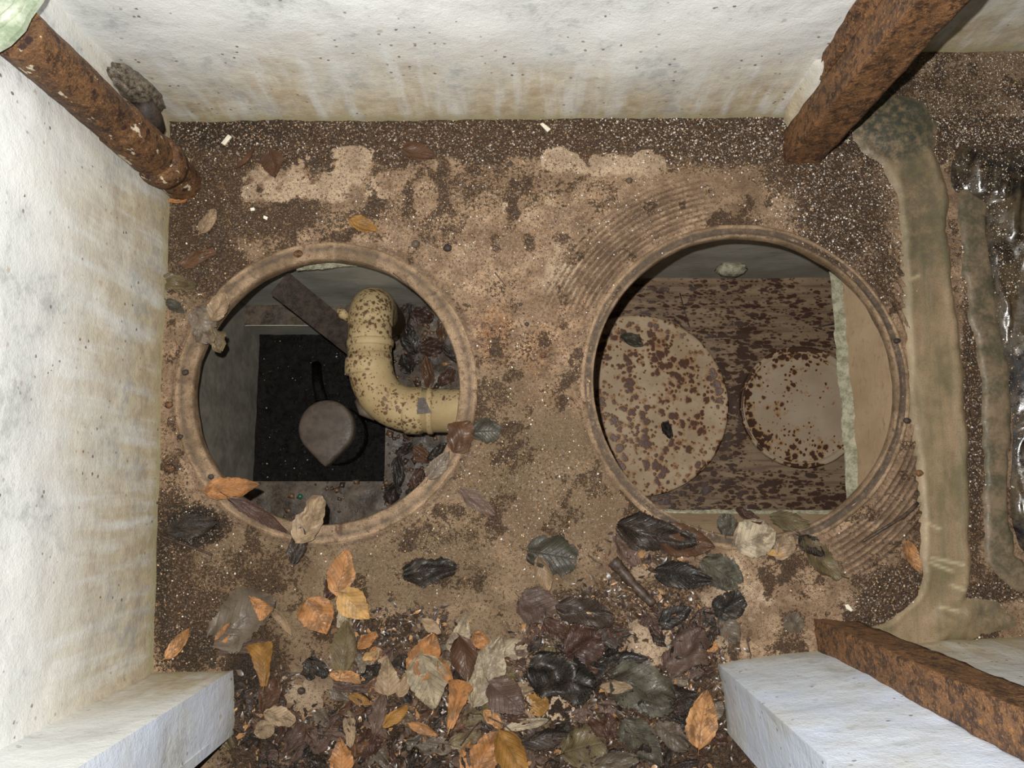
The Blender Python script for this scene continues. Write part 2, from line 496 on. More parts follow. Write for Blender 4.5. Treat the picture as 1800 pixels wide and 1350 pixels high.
M['sludge'] = mat_plain('black_sump_sludge', (0.001, 0.001, 0.001), (0.009, 0.007, 0.005), 70, .2, .9, .12, .004)
M['cap'] = mat_plain('dusty_brown_cap', (0.075, 0.058, 0.043), (0.135, 0.10, 0.074), 30, .55, .3)
M['plastic'] = mat_plain('wet_black_sheeting', (0.010, 0.008, 0.009), (0.09, 0.066, 0.038), 11, .28, .5, .6, .003)
M['lip'] = mat_plain('wet_grey_lip', (0.09, 0.078, 0.048), (0.22, 0.16, 0.10), 22, .5, .6, .3)
M['lump'] = mat_plain('gritty_mortar_lump', (0.03, 0.022, 0.016), (0.22, 0.18, 0.13), 90, .35, .9, .6)
M['paint_bracket'] = mat_plain('pale_green_gloss_paint', (0.24, 0.30, 0.20), (0.50, 0.54, 0.43), 26, .4, .4)
M['chip'] = mat_plain('cream_chip', (0.72, 0.66, 0.52), (0.85, 0.80, 0.68), 60, .4, .2)
M['glass_bead'] = mat_plain('green_glass_bead', (0.01, 0.09, 0.05), (0.03, 0.16, 0.09), 60, .1, .1, .8)
M['skirting'] = mat_plain('dark_concrete', (0.16, 0.14, 0.11), (0.24, 0.21, 0.17), 12, .7, .5)

def mat_grit():
    t = NT('loose_grit', .35, .6)
    a = t.attr('tone')
    c = t.mix(t.step(a, .0, .35), (0.04, 0.026, 0.018), (0.19, 0.11, 0.06))
    c = t.mix(t.step(a, .45, .60), c, (0.36, 0.19, 0.075))
    c = t.mix(t.step(a, .68, .78), c, (0.62, 0.44, 0.24))
    c = t.mix(t.step(a, .84, .90), c, (0.80, 0.75, 0.68))
    t.color(c)
    return t.m
M['grit'] = mat_grit()

# ------------------------------------------------------------------ the deck (floor)
LC = (572.5, 684.0, 234.0, 267.0)      # left hole: centre, inner and outer radius in pixels
RC = (1309.0, 673.5, 263.5, 284.0)
lc = P(LC[0], LC[1]); rc = P(RC[0], RC[1])
S = H/F*1.012                         # metres per pixel at deck level
LRI, LRO = LC[2]*S, LC[3]*S
RRI, RRO = RC[2]*S, RC[3]*S

def floor_masks(u, v):
    """hand placed maps of dirt on the deck, by place"""
    n = fbm(u/70, v/70, 3, 4)-.5
    n2 = fbm(u/24, v/24, 9, 3)-.5
    mud = np.full(u.shape, .13)
    def mx(a, *b): return np.maximum(a, b[0])
    band = (1-sstep(262, 318, v+60*n))*sstep(200, 210, v)*(u > 280)
    mud = mx(mud, band*.78)
    for (cx, cy, rx, ry, an, am) in [
        (360, 330, 90, 100, 0, .62), (350, 440, 75, 95, 10, .66), (640, 380, 130, 30, 20, .42), (480, 385, 120, 40, 10, .62),
        (870, 330, 150, 55, 0, .42), (1480, 380, 90, 120, -20, .68), (1430, 300, 110, 60, 0, .64), (1540, 480, 45, 90, 0, .55),
        (1660, 180, 160, 80, 0, .46), (1290, 395, 60, 28, 0, .5), (1250, 260, 160, 50, 0, .56), (640, 1130, 120, 60, 0, .4),
        (300, 980, 48, 150, 0, .66), (340, 925, 60, 40, 0, .86), (330, 1100, 70, 100, 0, .68), (430, 1010, 120, 60, 10, .45),
        (1570, 1045, 75, 55, 10, .78), (1555, 1085, 70, 35, 10, .74), (780, 930, 130, 45, 10, .36), (780, 1010, 110, 35, 0, .38),
        (450, 1230, 70, 140, 0, .85), (700, 1130, 110, 50, 0, .7), (840, 1280, 330, 110, 0, .78), (1100, 1210, 190, 150, 0, .72),
        (1020, 1090, 90, 60, 0, .6), (1160, 1040, 130, 60, 0, .52), (1230, 1330, 120, 120, 0, .85), (800, 740, 60, 40, 10, .58),
        (860, 700, 50, 45, 0, .52), (900, 790, 60, 60, 0, .36), (850, 900, 60, 20, 20, .42), (1180, 900, 90, 30, 0, .5),
        (1380, 1010, 80, 40, -10, .36), (1620, 980, 26, 120, 0, .5), (1712, 700, 22, 330, 0, .78), (1730, 250, 70, 36, 0, .80), (1740, 1040, 80, 26, 8, .78),
        (1390, 1120, 30, 40, 0, .5), (1700, 1130, 60, 45, 0, .6), (900, 610, 80, 50, 0, .36), (1100, 560, 50, 40, 0, .3), (990, 690, 50, 40, 0, .34)]:
        mud = mx(mud, blob(u, v, cx, cy, rx, ry, an, .55)*am)
    mud = mud+.34*sstep(.52, .70, fbm(u/30, v/30, 61, 4))*(1-sstep(.3, .6, mud))
    pale = np.zeros(u.shape)
    for (cx, cy, rx, ry, an, am) in [
        (540, 305, 120, 40, 14, 1), (470, 330, 50, 22, 10, .9), (620, 330, 70, 36, 0, .8), (985, 280, 36, 22, 0, .95), (1060, 290, 60, 20, 0, .85),
        (1140, 290, 30, 26, 0, .85), (560, 1212, 82, 52, 0, 1.8), (640, 1240, 60, 26, -10, .7), (1132, 1128, 44, 40, -35, 1.8), (1190, 1100, 90, 30, -20, .75),
        (1300, 1080, 80, 80, 0, .5), (1350, 1110, 70, 60, 0, .45), (965, 1225, 42, 60, 30, 1.7), (1200, 1050, 60, 25, 0, .7), (1130, 1010, 30, 30, 0, .6),
        (1320, 1010, 90, 90, 0, .35), (930, 400, 170, 90, 0, .35), (1020, 480, 80, 60, 0, .45), (1660, 1110, 30, 22, 40, .9), (1650, 500, 40, 60, 0, .1)]:
        pale = np.maximum(pale, blob(u, v, cx, cy, rx, ry, an, .5)*am)
    n3_ = fbm(u/9, v/9, 19, 3)-.5
    pale = np.clip(pale*(.8+2.6*n+2.2*n2+1.2*n3_), 0, 1)
    rust = np.zeros(u.shape)
    for (cx, cy, rx, ry, an, am) in [(870, 590, 50, 80, 0, .5), (950, 620, 50, 70, 0, .46), (1000, 560, 70, 110, 0, .38), (910, 500, 90, 50, 0, .28), (1040, 470, 60, 60, 0, .28), (700, 470, 80, 20, -10, .3), (850, 550, 40, 50, 0, .4), (770, 470, 60, 30, 0, .25),
        (1130, 470, 60, 20, 45, .36), (920, 330, 20, 10, 0, .5), (980, 700, 120, 30, 0, .38), (850, 820, 60, 30, 0, .3), (1100, 800, 60, 100, 0, .22)]:
        rust = np.maximum(rust, blob(u, v, cx, cy, rx, ry, an, .7)*am)
    olive = np.zeros(u.shape)
    for (cx, cy, rx, ry, an, am) in [(960, 850, 190, 160, 0, .85), (760, 1000, 180, 90, 0, .85), (980, 1020, 140, 80, 0, .7), (450, 1010, 170, 140, 0, .8), (560, 1130, 90, 90, 0, .7),
        (900, 1100, 180, 60, 0, .7), (350, 450, 80, 120, 0, .6), (900, 690, 120, 70, 0, .5), (470, 1290, 120, 100, 0, .8), (1700, 160, 160, 90, 0, .45)]:
        olive = np.maximum(olive, blob(u, v, cx, cy, rx, ry, an, .6)*am)
    black = np.zeros(u.shape)
    for (cx, cy, rx, ry, an, am) in [(340, 925, 60, 40, 0, 1), (400, 230, 110, 30, 0, .55), (280, 1000, 20, 160, 0, .6), (330, 1150, 60, 40, 0, .6), (440, 1200, 40, 60, 0, .8),
        (560, 1290, 90, 70, 0, .9), (690, 1330, 120, 60, 0, .8), (700, 1100, 60, 30, 0, .6), (1000, 1200, 110, 90, 0, .7), (420, 900, 60, 40, 0, .4)]:
        black = np.maximum(black, blob(u, v, cx, cy, rx, ry, an, .5)*am)
    grit = np.clip(band*1.0+blob(u, v, 1480, 380, 120, 150, 0, .5)+blob(u, v, 1660, 180, 190, 90, 0, .5)+blob(u, v, 1560, 1050, 80, 60, 0, .4)
                   + .5*blob(u, v, 360, 380, 100, 180, 0, .5)+.45*blob(u, v, 330, 1000, 90, 180, 0, .5)+.45*blob(u, v, 780, 380, 300, 90, 0, .5)
                   + .3*blob(u, v, 850, 920, 350, 130, 0, .5)+.22*blob(u, v, 950, 620, 300, 260, 0, .5)+blob(u, v, 1712, 650, 26, 380, 0, .4)+blob(u, v, 1725, 245, 80, 36, 0, .4)
                   + .8*blob(u, v, 1740, 1045, 90, 30, 8, .4)+.9*blob(u, v, 1700, 1130, 50, 40, 0, .4), 0, 1)
    mud = mud*(1-.9*sstep(.45, .8, pale))
    return dict(mud=mud+.10*n2, pale=pale, rust=rust, olive=np.clip(olive+.6*n, 0, 1), black=black, grit=grit)

def floor_z(x, y):
    u, v = proj(x, y, np.zeros_like(x))
    z = .0035*(fbm(x*9, y*9, 5, 3)-.5) + .0016*(fbm(x*60, y*60, 6, 2)-.5)
    rl = np.hypot(x-lc.x, y-lc.y); rr = np.hypot(x-rc.x, y-rc.y)
    # concentric moulded ribs around the right hole, only in some sectors
    ang = np.degrees(np.arctan2(y-rc.y, x-rc.x))
    sect = np.maximum(sstep(98, 112, ang)*(1-sstep(150, 162, ang)), (1-sstep(52, 62, np.abs(ang+5))))
    k = (rr-RRO)/(.0125)
    env = sstep(.6, 1.6, k)*(1-sstep(8.0, 10.0, k))
    nr = fbm(x*14, y*14, 12, 3)
    z = z + .0048*np.sin(k*2*math.pi)*env*sect*(.35+.65*sstep(.28, .5, nr))
    # seating groove outside each ring
    z = z - .005*np.exp(-((rl-(LRO+.006))/.0045)**2) - .004*np.exp(-((rr-(RRO+.006))/.004)**2)
    z = z + .003*sstep(.06, 0, rl-LRO)*(rl > LRO) + .003*sstep(.05, 0, rr-RRO)*(rr > RRO)
    # faint vertical joint in the middle of the deck
    z = z - .0014*np.exp(-((u-921-(v-700)*.01)/1.8)**2)*(v > 330)*(v < 1050)
    # dirt heaped up: against the back wall, lower right
    z = z + .008*(1-sstep(215, 285, v))*(u < 1400)*fbm(x*40, y*40, 8, 3)
    z = z + .006*blob(u, v, 1560, 1050, 80, 60, 0, .5)*fbm(x*40, y*40, 8, 3) + .005*blob(u, v, 1480, 380, 90, 120, 0, .5)*fbm(x*40, y*40, 8, 3)
    # leaf mould heap in the doorway
    heap = np.maximum.reduce([blob(u, v, 850, 1230, 420, 100, 0, .45), blob(u, v, 1090, 1150, 190, 130, 0, .5)*.9, blob(u, v, 880, 1400, 480, 120, 0, .4), blob(u, v, 1160, 980, 90, 50, 0, .5)*.4])
    clear = np.maximum.reduce([blob(u, v, 560, 1215, 50, 36, 0, .4), blob(u, v, 1135, 1120, 30, 36, 0, .4), blob(u, v, 965, 1225, 28, 40, 0, .4)])
    z = z + .020*heap*(1-clear)*(.4+fbm(x*26, y*26, 31, 4)*.9)
    return z

st = .0031
xs = np.arange(P(255, 700).x, P(1925, 700).x, st)
ys = np.arange(-1.02, P(900, 85).y+.09, st)
X, Y = np.meshgrid(xs, ys, indexing='ij')
U, V_ = proj(X, Y, np.zeros_like(X))
Z = floor_z(X, Y)
xc = (X[:-1, :-1]+X[1:, 1:])/2; yc = (Y[:-1, :-1]+Y[1:, 1:])/2
keep = (np.hypot(xc-lc.x, yc-lc.y) > (LRI+.012)) & (np.hypot(xc-rc.x, yc-rc.y) > (RRI+.010))
attrs = floor_masks(U, V_)
rr_g = np.hypot(X-rc.x, Y-rc.y); an_g = np.degrees(np.arctan2(Y-rc.y, X-rc.x)); kg = (rr_g-RRO)/.0125
sg = np.maximum(sstep(92, 106, an_g)*(1-sstep(150, 165, an_g)), (1-sstep(50, 66, np.abs(an_g+6))))
gl = np.exp(-((np.hypot(X-lc.x, Y-lc.y)-(LRO+.006))/.0045)**2)
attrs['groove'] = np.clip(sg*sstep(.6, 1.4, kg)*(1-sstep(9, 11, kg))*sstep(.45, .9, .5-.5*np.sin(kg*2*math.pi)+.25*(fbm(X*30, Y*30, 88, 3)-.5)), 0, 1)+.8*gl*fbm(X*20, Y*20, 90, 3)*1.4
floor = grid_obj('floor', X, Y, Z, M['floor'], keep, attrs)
tag(floor, kind='structure')

# surrounding floor out of sight of the photograph
def slab(name, x0, x1, y0, y1, z0, z1, mat, parent=None, kind='structure'):
    V = [(x0, y0, z0), (x1, y0, z0), (x1, y1, z0), (x0, y1, z0), (x0, y0, z1), (x1, y0, z1), (x1, y1, z1), (x0, y1, z1)]
    Fc = [(3, 2, 1, 0), (4, 5, 6, 7), (0, 1, 5, 4), (1, 2, 6, 5), (2, 3, 7, 6), (3, 0, 4, 7)]
    o = mesh_obj(name, V, Fc, mat, parent, smooth=False)
    if kind: tag(o, kind=kind)
    return o
XR = 1.62; YF = -2.1
slab('floor', -1.5, XR, YF, -1.015, -.10, -.001, M['skirting'])
slab('floor', xs[-1]-.002, XR, -1.02, 1.05, -.10, -.003, M['skirting'])
slab('floor', -1.5, xs[0]+.004, -1.02, P(270, 1182).y, -.10, -.003, M['skirting'])

# moulded rings round the two holes
def ring(c, prof, seg=160, wob=.0012, seed=1):
    V = []; Fc = []
    m = len(prof)
    for i in range(seg):
        a = 2*math.pi*i/seg
        for j, (r, z) in enumerate(prof):
            w = wob*(float(vnoise(np.array(i*.35), np.array(j*.9), seed))-.5)*2
            V.append((c.x+(r+w)*math.cos(a), c.y+(r+w)*math.sin(a), z+w*.5))
    for i in range(seg):
        for j in range(m-1):
            a = i*m+j; b = ((i+1) % seg)*m+j
            Fc.append((a, b, b+1, a+1))
    return V, Fc
e = empty('manhole_ring', (lc.x, lc.y, 0))
tag(e, 'wide tan moulded ring round the left hole, over the bent pipe', 'ring')
w = LRO-LRI
V, Fc = ring(lc, [(LRI+.003, -.035), (LRI, -.012), (LRI+.0015, -.001), (LRI+.004, .0012), (LRI+w*.35, .0022), (LRI+w*.6, .0018), (LRI+w*.8, .0026), (LRO-.003, .0024), (LRO, -.001), (LRO+.004, -.006)], seed=3)
mesh_obj('seat', V, Fc, M['ring'], e, attrs={'dirt': [.15 if i % 10 != 5 else .8 for i in range(len(V))]})
V, Fc = ring(lc, [(LRO-.010, .001), (LRO-.008, .0040), (LRO-.006, .0046), (LRO-.003, .0036), (LRO-.001, .000)], seed=5)
mesh_obj('outer_bead', V, Fc, M['ring'], e)
e = empty('manhole_ring', (rc.x, rc.y, 0))
tag(e, 'narrow moulded ring round the right hole, over the two discs', 'ring')
w = RRO-RRI
V, Fc = ring(rc, [(RRI+.004, -.028), (RRI, -.014), (RRI+.001, .003), (RRI+.004, .0055), (RRI+.008, .001), (RRI+w*.6, .0005), (RRO-.004, .003), (RRO+.003, -.004)], seed=7)
mesh_obj('seat', V, Fc, M['ring'], e, attrs={'dirt': [(0, .2, .1, .3, .95, 1, .8, .4)[i % 8] for i in range(len(V))]})
V, Fc = ring(rc, [(RRO-.006, .0), (RRO-.005, .0035), (RRO-.001, .0045), (RRO+.002, .0035), (RRO+.004, .000)], seed=8)
mesh_obj('outer_bead', V, Fc, M['ring'], e)

# ------------------------------------------------------------------ upstairs walls
def wall(name, a, b, z0, z1, mat, nrm, thick=.10, amp=.008, seed=1, res=.014, side_ends=True, eaten=.0):
    """wall face from a to b (world xy), front side towards nrm, roughened, with body behind"""
    a = Vector(a[:2]); b = Vector(b[:2]); L = (b-a).length
    nx = max(2, int(L/res)); nz = max(2, int((z1-z0)/res))
    t = np.linspace(0, 1, nx); zz = np.linspace(z0, z1, nz)
    T, ZZ = np.meshgrid(t, zz, indexing='ij')
    n = Vector(nrm[:2]).normalized()
    D = amp*(fbm(T*L*5, ZZ*5, seed, 3)-.5)*2+.0025*(fbm(T*L*40, ZZ*40, seed+3, 3)-.5)
    D = D*np.minimum(1, np.minimum(T, 1-T)*L/.03)
    Xw = a.x+(b.x-a.x)*T+n.x*D; Yw = a.y+(b.y-a.y)*T+n.y*D
    flip = ((b-a).x*n.y-(b-a).y*n.x) > 0
    o = grid_obj(name, Xw, Yw, ZZ, mat, flip=not flip)
    tag(o, kind='structure')
    # body behind the face
    a2 = a-n*thick; b2 = b-n*thick; a1 = a-n*.001; b1 = b-n*.001
    V = [(a1.x, a1.y, z0), (b1.x, b1.y, z0), (b2.x, b2.y, z0), (a2.x, a2.y, z0), (a1.x, a1.y, z1), (b1.x, b1.y, z1), (b2.x, b2.y, z1), (a2.x, a2.y, z1)]
    Fc = [(1, 2, 6, 5), (2, 3, 7, 6), (3, 0, 4, 7), (4, 5, 6, 7)]
    bd = mesh_obj('wall_core', V, Fc, mat, o, smooth=False)
    return o
ZT = 2.25
cUL = P(300, 215); cBL = P(271, 1182); cUR = P(1382, 209)
wall('wall_back', cUL, cUR, -.02, ZT, M['white_back'], (0, -1), seed=2)
wall('wall_left', cBL, cUL, -.02, ZT, M['white_left'], (1, .02), seed=5, thick=.12)
# return and recessed part on the right
rR = P(1620, 100); rR2 = Vector((XR, P(1800, 86).y-.01, 0))
wall('wall_back', (cUR.x, P(1382, 100).y), (XR, P(1800, 85).y), -.02, ZT, M['white_back'], (0, -1), seed=9)
slab('wall_return', cUR.x-.03, cUR.x, cUR.y+.002, P(1382, 100).y+.02, -.02, ZT, M['white_back'])
# door nibs at the front
nl1 = P(411, 1177); nl2 = P(411, 1290)
wall('wall_front', cBL, nl1, -.02, ZT, M['white_back'], (0, 1), seed=12, thick=.002)
wall('wall_front', nl1, nl2, -.02, ZT, M['white_front'], (1, 0), seed=13, thick=.002)
wall('wall_front', (-1.5, nl2.y), nl2, -.02, ZT, M['white_front'], (0, -1), seed=14, thick=.02)
nr1 = P(1260, 1166); nr2 = P(1277, 1286); nr3 = P(1500, 1137); nr4 = P(1800, 1112)
nrE = Vector((XR, nr4.y+.01, 0))
wall('wall_front', nr1, nr3, -.02, ZT, M['white_front'], (0, 1), seed=15, thick=.002)
wall('wall_front', nr3, nrE, -.02, ZT, M['white_back'], (0, 1), seed=18, thick=.002)
wall('wall_front', nr2, nr1, -.02, ZT, M['white_front'], (-1, 0), seed=16, thick=.002)
wall('wall_front', nr2, (XR, nr2.y), -.02, ZT, M['white_front'], (0, -1), seed=17, thick=.02)
slab('wall_right', XR, XR+.1, YF, 1.05, -.02, ZT, M['white_back'])
slab('wall_left', -1.6, -1.5, YF, nl2.y, -.02, ZT, M['white_back'])
slab('wall_front', -1.5, XR, YF-.1, YF, -.02, ZT, M['white_back'])

# ------------------------------------------------------------------ left pit under the deck
ZL = -.55; ZS = -.68
xl = P(430, 573, ZL).x
yb = P(600, 536, ZL).y
ys1 = P(500, 573, ZL).y; ys0 = P(500, 846, ZL).y; xs1 = P(678, 700, ZL).x
xm = P(925, 700, ZL).x; yf = P(600, 1010, ZL).y
gx = np.arange(xl-.01, xm, .008); gy = np.arange(yf, yb+.01, .008)
X, Y = np.meshgrid(gx, gy, indexing='ij')
U, V_ = proj(X, Y, np.full_like(X, ZL))
Zl = ZL+.010*(fbm(X*14, Y*14, 3, 4)-.5)+.03*sstep(690, 800, U)*(fbm(X*30, Y*30, 4, 3)-.2)*(1-sstep(760, 830, V_))
Zl = Zl + .012*sstep(845, 870, V_)*fbm(X*20, Y*20, 41, 3)
xc = (X[:-1, :-1]+X[1:, 1:])/2; yc = (Y[:-1, :-1]+Y[1:, 1:])/2
k = ~((xc < xs1) & (yc > ys0) & (yc < ys1))
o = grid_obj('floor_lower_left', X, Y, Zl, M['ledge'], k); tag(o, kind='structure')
def quad_wall(name, a, b, z0, z1, mat, seed=1, nrm=(0, -1), amp=.006):
    o = wall(name, a, b, z0, z1, mat, nrm, thick=.03, amp=amp, seed=seed, res=.02)
    return o
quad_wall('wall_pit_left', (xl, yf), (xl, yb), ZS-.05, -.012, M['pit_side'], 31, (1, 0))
quad_wall('wall_pit_back', (xl, yb), (xm, yb), ZL-.03, -.012, M['pit_wall'], 32, (0, -1))
quad_wall('wall_pit_front', (xl, yf), (xm, yf), ZL-.03, -.012, M['pit_wall'], 33, (0, 1))
quad_wall('wall_sump_back', (xl, ys1), (xs1, ys1), ZS-.05, ZL-.004, M['pit_wall'], 34, (0, -1), .003)
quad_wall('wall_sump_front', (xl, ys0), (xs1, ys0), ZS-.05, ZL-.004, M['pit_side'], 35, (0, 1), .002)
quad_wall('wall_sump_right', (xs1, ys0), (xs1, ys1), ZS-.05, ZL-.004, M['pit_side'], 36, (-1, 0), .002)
slab('added_pit_divider', xm, xm+.06, P(600, 1150, -.75).y, .62, -.80, -.012, M['pit_wall'])  # added divider, never in view; helps the light in the pits
gx = np.arange(xl, xs1+.01, .006); gy = np.arange(ys0-.005, ys1+.006, .006)
X, Y = np.meshgrid(gx, gy, indexing='ij')
o = grid_obj('sump_sludge', X, Y, ZS+.014*(fbm(X*35, Y*35, 3, 4)-.5), M['sludge'])
tag(o, 'wet black sludge filling the square sump below the left hole', 'sludge', kind='stuff')

# fringe of torn membrane under the deck at the top of the left hole
def ragged_sheet(name, top, bot, mat, n=40, amp=.006, seed=2, parent=None, thick=.004):
    V = []; Fc = []
    for i in range(n+1):
        t = i/n
        a = Vector(top[0]).lerp(Vector(top[1]), t); b = Vector(bot[0]).lerp(Vector(bot[1]), t)
        nn = (float(fbm(np.array(t*14.), np.array(.5), seed, 4))-.5)*2*amp
        d = (b-a).normalized()
        b = b+d*nn
        V += [a, b, b+Vector((0, 0, -thick)), a+Vector((0, 0, -thick))]
    for i in range(n):
        o = i*4; q = o+4
        Fc += [(o, q, q+1, o+1), (o+1, q+1, q+2, o+2), (o+2, q+2, q+3, o+3), (o+3, q+3, q, o)]
    Fc += [(0, 1, 2, 3), (n*4+3, n*4+2, n*4+1, n*4)]
    return mesh_obj(name, V, Fc, mat, parent, smooth=False)
o = ragged_sheet('torn_membrane', (P(512, 452, -.06), P(640, 444, -.06)), (P(522, 476, -.10), P(628, 467, -.10)), M['cut_edge'], seed=4)
tag(o, 'torn pale scrap hanging under the top edge of the left hole', 'membrane')

# drain pipe
def arc(c, r, a0, a1, n, ax, ay):
    return [c+ax*(r*math.cos(a0+(a1-a0)*i/n))+ay*(r*math.sin(a0+(a1-a0)*i/n)) for i in range(n+1)]
zp = -.30
D_ = H-zp
rp = 39*D_/F
pA = P(1000, 722, zp); pB = P(745, 722, zp); pC = P(650, 622, zp); pD = P(651, 560, zp)
e = empty('drain_pipe', (pB.x, pB.y, zp))
tag(e, 'speckled cream plastic soil pipe with two bends below the left hole', 'pipe')
V, Fc = tube([pA, P(870, 722, zp), pB], rp, 28); mesh_obj('straight_run', V, Fc, M['pvc'], e)
bend = []
for i in range(15):
    t = i/14
    p0, p1, p2, p3 = pB, P(678, 722, zp), P(650, 690, zp), pC
    bend.append(p0*(1-t)**3+p1*3*t*(1-t)**2+p2*3*t*t*(1-t)+p3*t**3)
V, Fc = tube(bend, rp*1.02, 28); mesh_obj('bend', V, Fc, M['pvc'], e)
V, Fc = tube([pC, pC.lerp(pD, .5), pD], rp, 28); mesh_obj('straight_run', V, Fc, M['pvc'], e)
dn = []
yv = (pD-pC).normalized()
for i in range(10):
    a = i/9*math.pi/2
    dn.append(pD+yv*(.055*math.sin(a)-.018)+Vector((0, 0, -.055*(1-math.cos(a)))))
dn.append(dn[-1]+Vector((0, 0, -.21)))
V, Fc = tube(dn, rp*1.03, 28); mesh_obj('down_bend', V, Fc, M['pvc'], e)
def collar(p, q, rr, wd):
    d = (q-p).normalized()
    V, Fc = tube([p-d*wd*.5, p-d*wd*.42, p-d*wd*.2, p+d*wd*.2, p+d*wd*.42, p+d*wd*.5], [rr*.98, rr*1.06, rr*1.08, rr*1.08, rr*1.06, rr*.98], 28)
    mesh_obj('collar', V, Fc, M['pvc'], e)
collar(P(651, 604, zp), P(651, 560, zp), rp, .020)
collar(P(648, 645, zp), P(651, 560, zp), rp, .045)
collar(P(757, 722, zp), P(900, 722, zp), rp, .016)
collar(P(728, 722, zp), P(900, 722, zp), rp, .05)
collar(P(820, 722, zp), P(900, 722, zp), rp, .03)
V, Fc = tube([P(612, 560, zp), P(600, 550, zp+.01), P(594, 544, zp+.01)], [.010, .014, .006], 10); mesh_obj('lug', V, Fc, M['pvc'], e)
V, Fc = tube([P(660, 735, zp-.03), P(640, 722, zp-.03), P(628, 704, zp-.04)], [.008, .016, .008], 12); mesh_obj('lower_lug', V, Fc, M['cap'], e)

# slanting rusty bar
a = P(492, 498, -.16); b = P(640, 618, -.40)
d = (b-a).normalized(); s = d.cross(Vector((0, 0, 1))).normalized()*.034; n = Vector((0, 0, 1))*.006
V = []; NB = 16
for i in range(NB+1):
    p = a.lerp(b, i/NB)
    w_ = 1+.05*(float(vnoise(np.array(i*.8), np.array(1.), 3))-.5)
    V += [p-s*w_-n, p+s*w_-n, p+s*w_+n, p-s*w_+n]
Fc = []
for i in range(NB):
    for k in range(4):
        Fc.append((i*4+k, i*4+(k+1) % 4, i*4+4+(k+1) % 4, i*4+4+k))
Fc += [(3, 2, 1, 0), (NB*4, NB*4+1, NB*4+2, NB*4+3)]
e = mesh_obj('flat_bar', V, Fc, M['rust_dark'], smooth=False)
tag(e, 'flat dark rusty bar slanting down behind the bent pipe', 'bar')

# teardrop cap in the sump
zc = -.60
cc = P(573, 752, zc); rr = 50*(H-zc)/F
def tear(c, r, tip, n=48):
    pts = []
    ph = math.acos(r/tip)
    for i in range(n):
        a = 2*math.pi*i/n           # angle measured from the tip direction (-y)
        aa = (a+math.pi) % (2*math.pi)-math.pi
        if abs(aa) < ph:
            rad = r/math.cos(ph-abs(aa)) if abs(aa) > .0 else tip
            rad = min(rad, tip*.97)
        else: rad = r
        pts.append((c.x+rad*math.sin(a), c.y-rad*math.cos(a)))
    return pts
e = empty('sump_cap', (cc.x, cc.y, ZS))
tag(e, 'dusty brown teardrop-shaped cap standing in the black sump', 'cap')
out = tear(cc, rr, rr*1.42)
V = []; Fc = []; n = len(out)
prof = [(1.0, -.10), (1.0, -.012), (.985, -.004), (.95, .001), (.88, .0025), (.6, .0035), (.3, .004)]
for (k, dz) in prof:
    V += [(cc.x+(x-cc.x)*k, cc.y+(y-cc.y)*k, zc+dz) for x, y in out]
for j in range(len(prof)-1):
    for i in range(n):
        a_ = j*n+i; b_ = j*n+(i+1) % n
        Fc.append((a_, b_, b_+n, a_+n))
Fc.append(tuple(range((len(prof)-1)*n, len(prof)*n)))
mesh_obj('cap', V, Fc, M['cap'], e)
c2 = P(590, 765, zc-.03)
V, Fc = tube([(c2.x, c2.y, ZS-.02), (c2.x, c2.y, zc-.035), (c2.x, c2.y, zc-.03)], [.088, .088, .082], 36)
mesh_obj('body', V, Fc, M['sludge'], e)
V, Fc = tube([P(566, 706, zc-.02), P(558, 672, zc-.04), P(556, 640, zc-.07)], [.018, .016, .014], 12)
mesh_obj('arm', V, Fc, M['sludge'], e)

# ------------------------------------------------------------------ right pit
ZP = -.75; ZE = -.32
x0 = xm+.06; x1 = XR-.05
yb2 = P(1300, 489, ZP).y; yf2 = P(1300, 1010, ZP).y
gx = np.arange(x0, x1, .010); gy = np.arange(yf2, yb2+.01, .010)
X, Y = np.meshgrid(gx, gy, indexing='ij')
U, V_ = proj(X, Y, np.full_like(X, ZP))
spots = np.maximum.reduce([blob(U, V_, 1300, 560, 300, 90, 0, .4)*.75, blob(U, V_, 1290, 680, 40, 160, 0, .5)*1.3, blob(U, V_, 1330, 870, 260, 50, 0, .6)*1.0, blob(U, V_, 1480, 640, 60, 60, 0, .5)*.6])
Zp = ZP+.004*np.sin(Y*170+3*fbm(X*3, Y*3, 4, 2))*sstep(640, 540, V_)+.004*(fbm(X*20, Y*20, 4, 3)-.5)
o = grid_obj('floor_lower_right', X, Y, Zp, M['pit_floor'], attrs={'spots': spots}); tag(o, kind='structure')
quad_wall('wall_pit_back', (x0, yb2), (x1, yb2), ZP-.02, -.012, M['pit_wall'], 42, (0, -1), .004)
quad_wall('wall_pit_front', (x0, yf2), (x1, yf2), ZP-.02, -.012, M['pit_wall'], 43, (0, 1), .004)
quad_wall('wall_pit_right', (x1, yf2), (x1, yb2), ZP-.02, -.012, M['pit_wall'], 44, (-1, 0), .004)

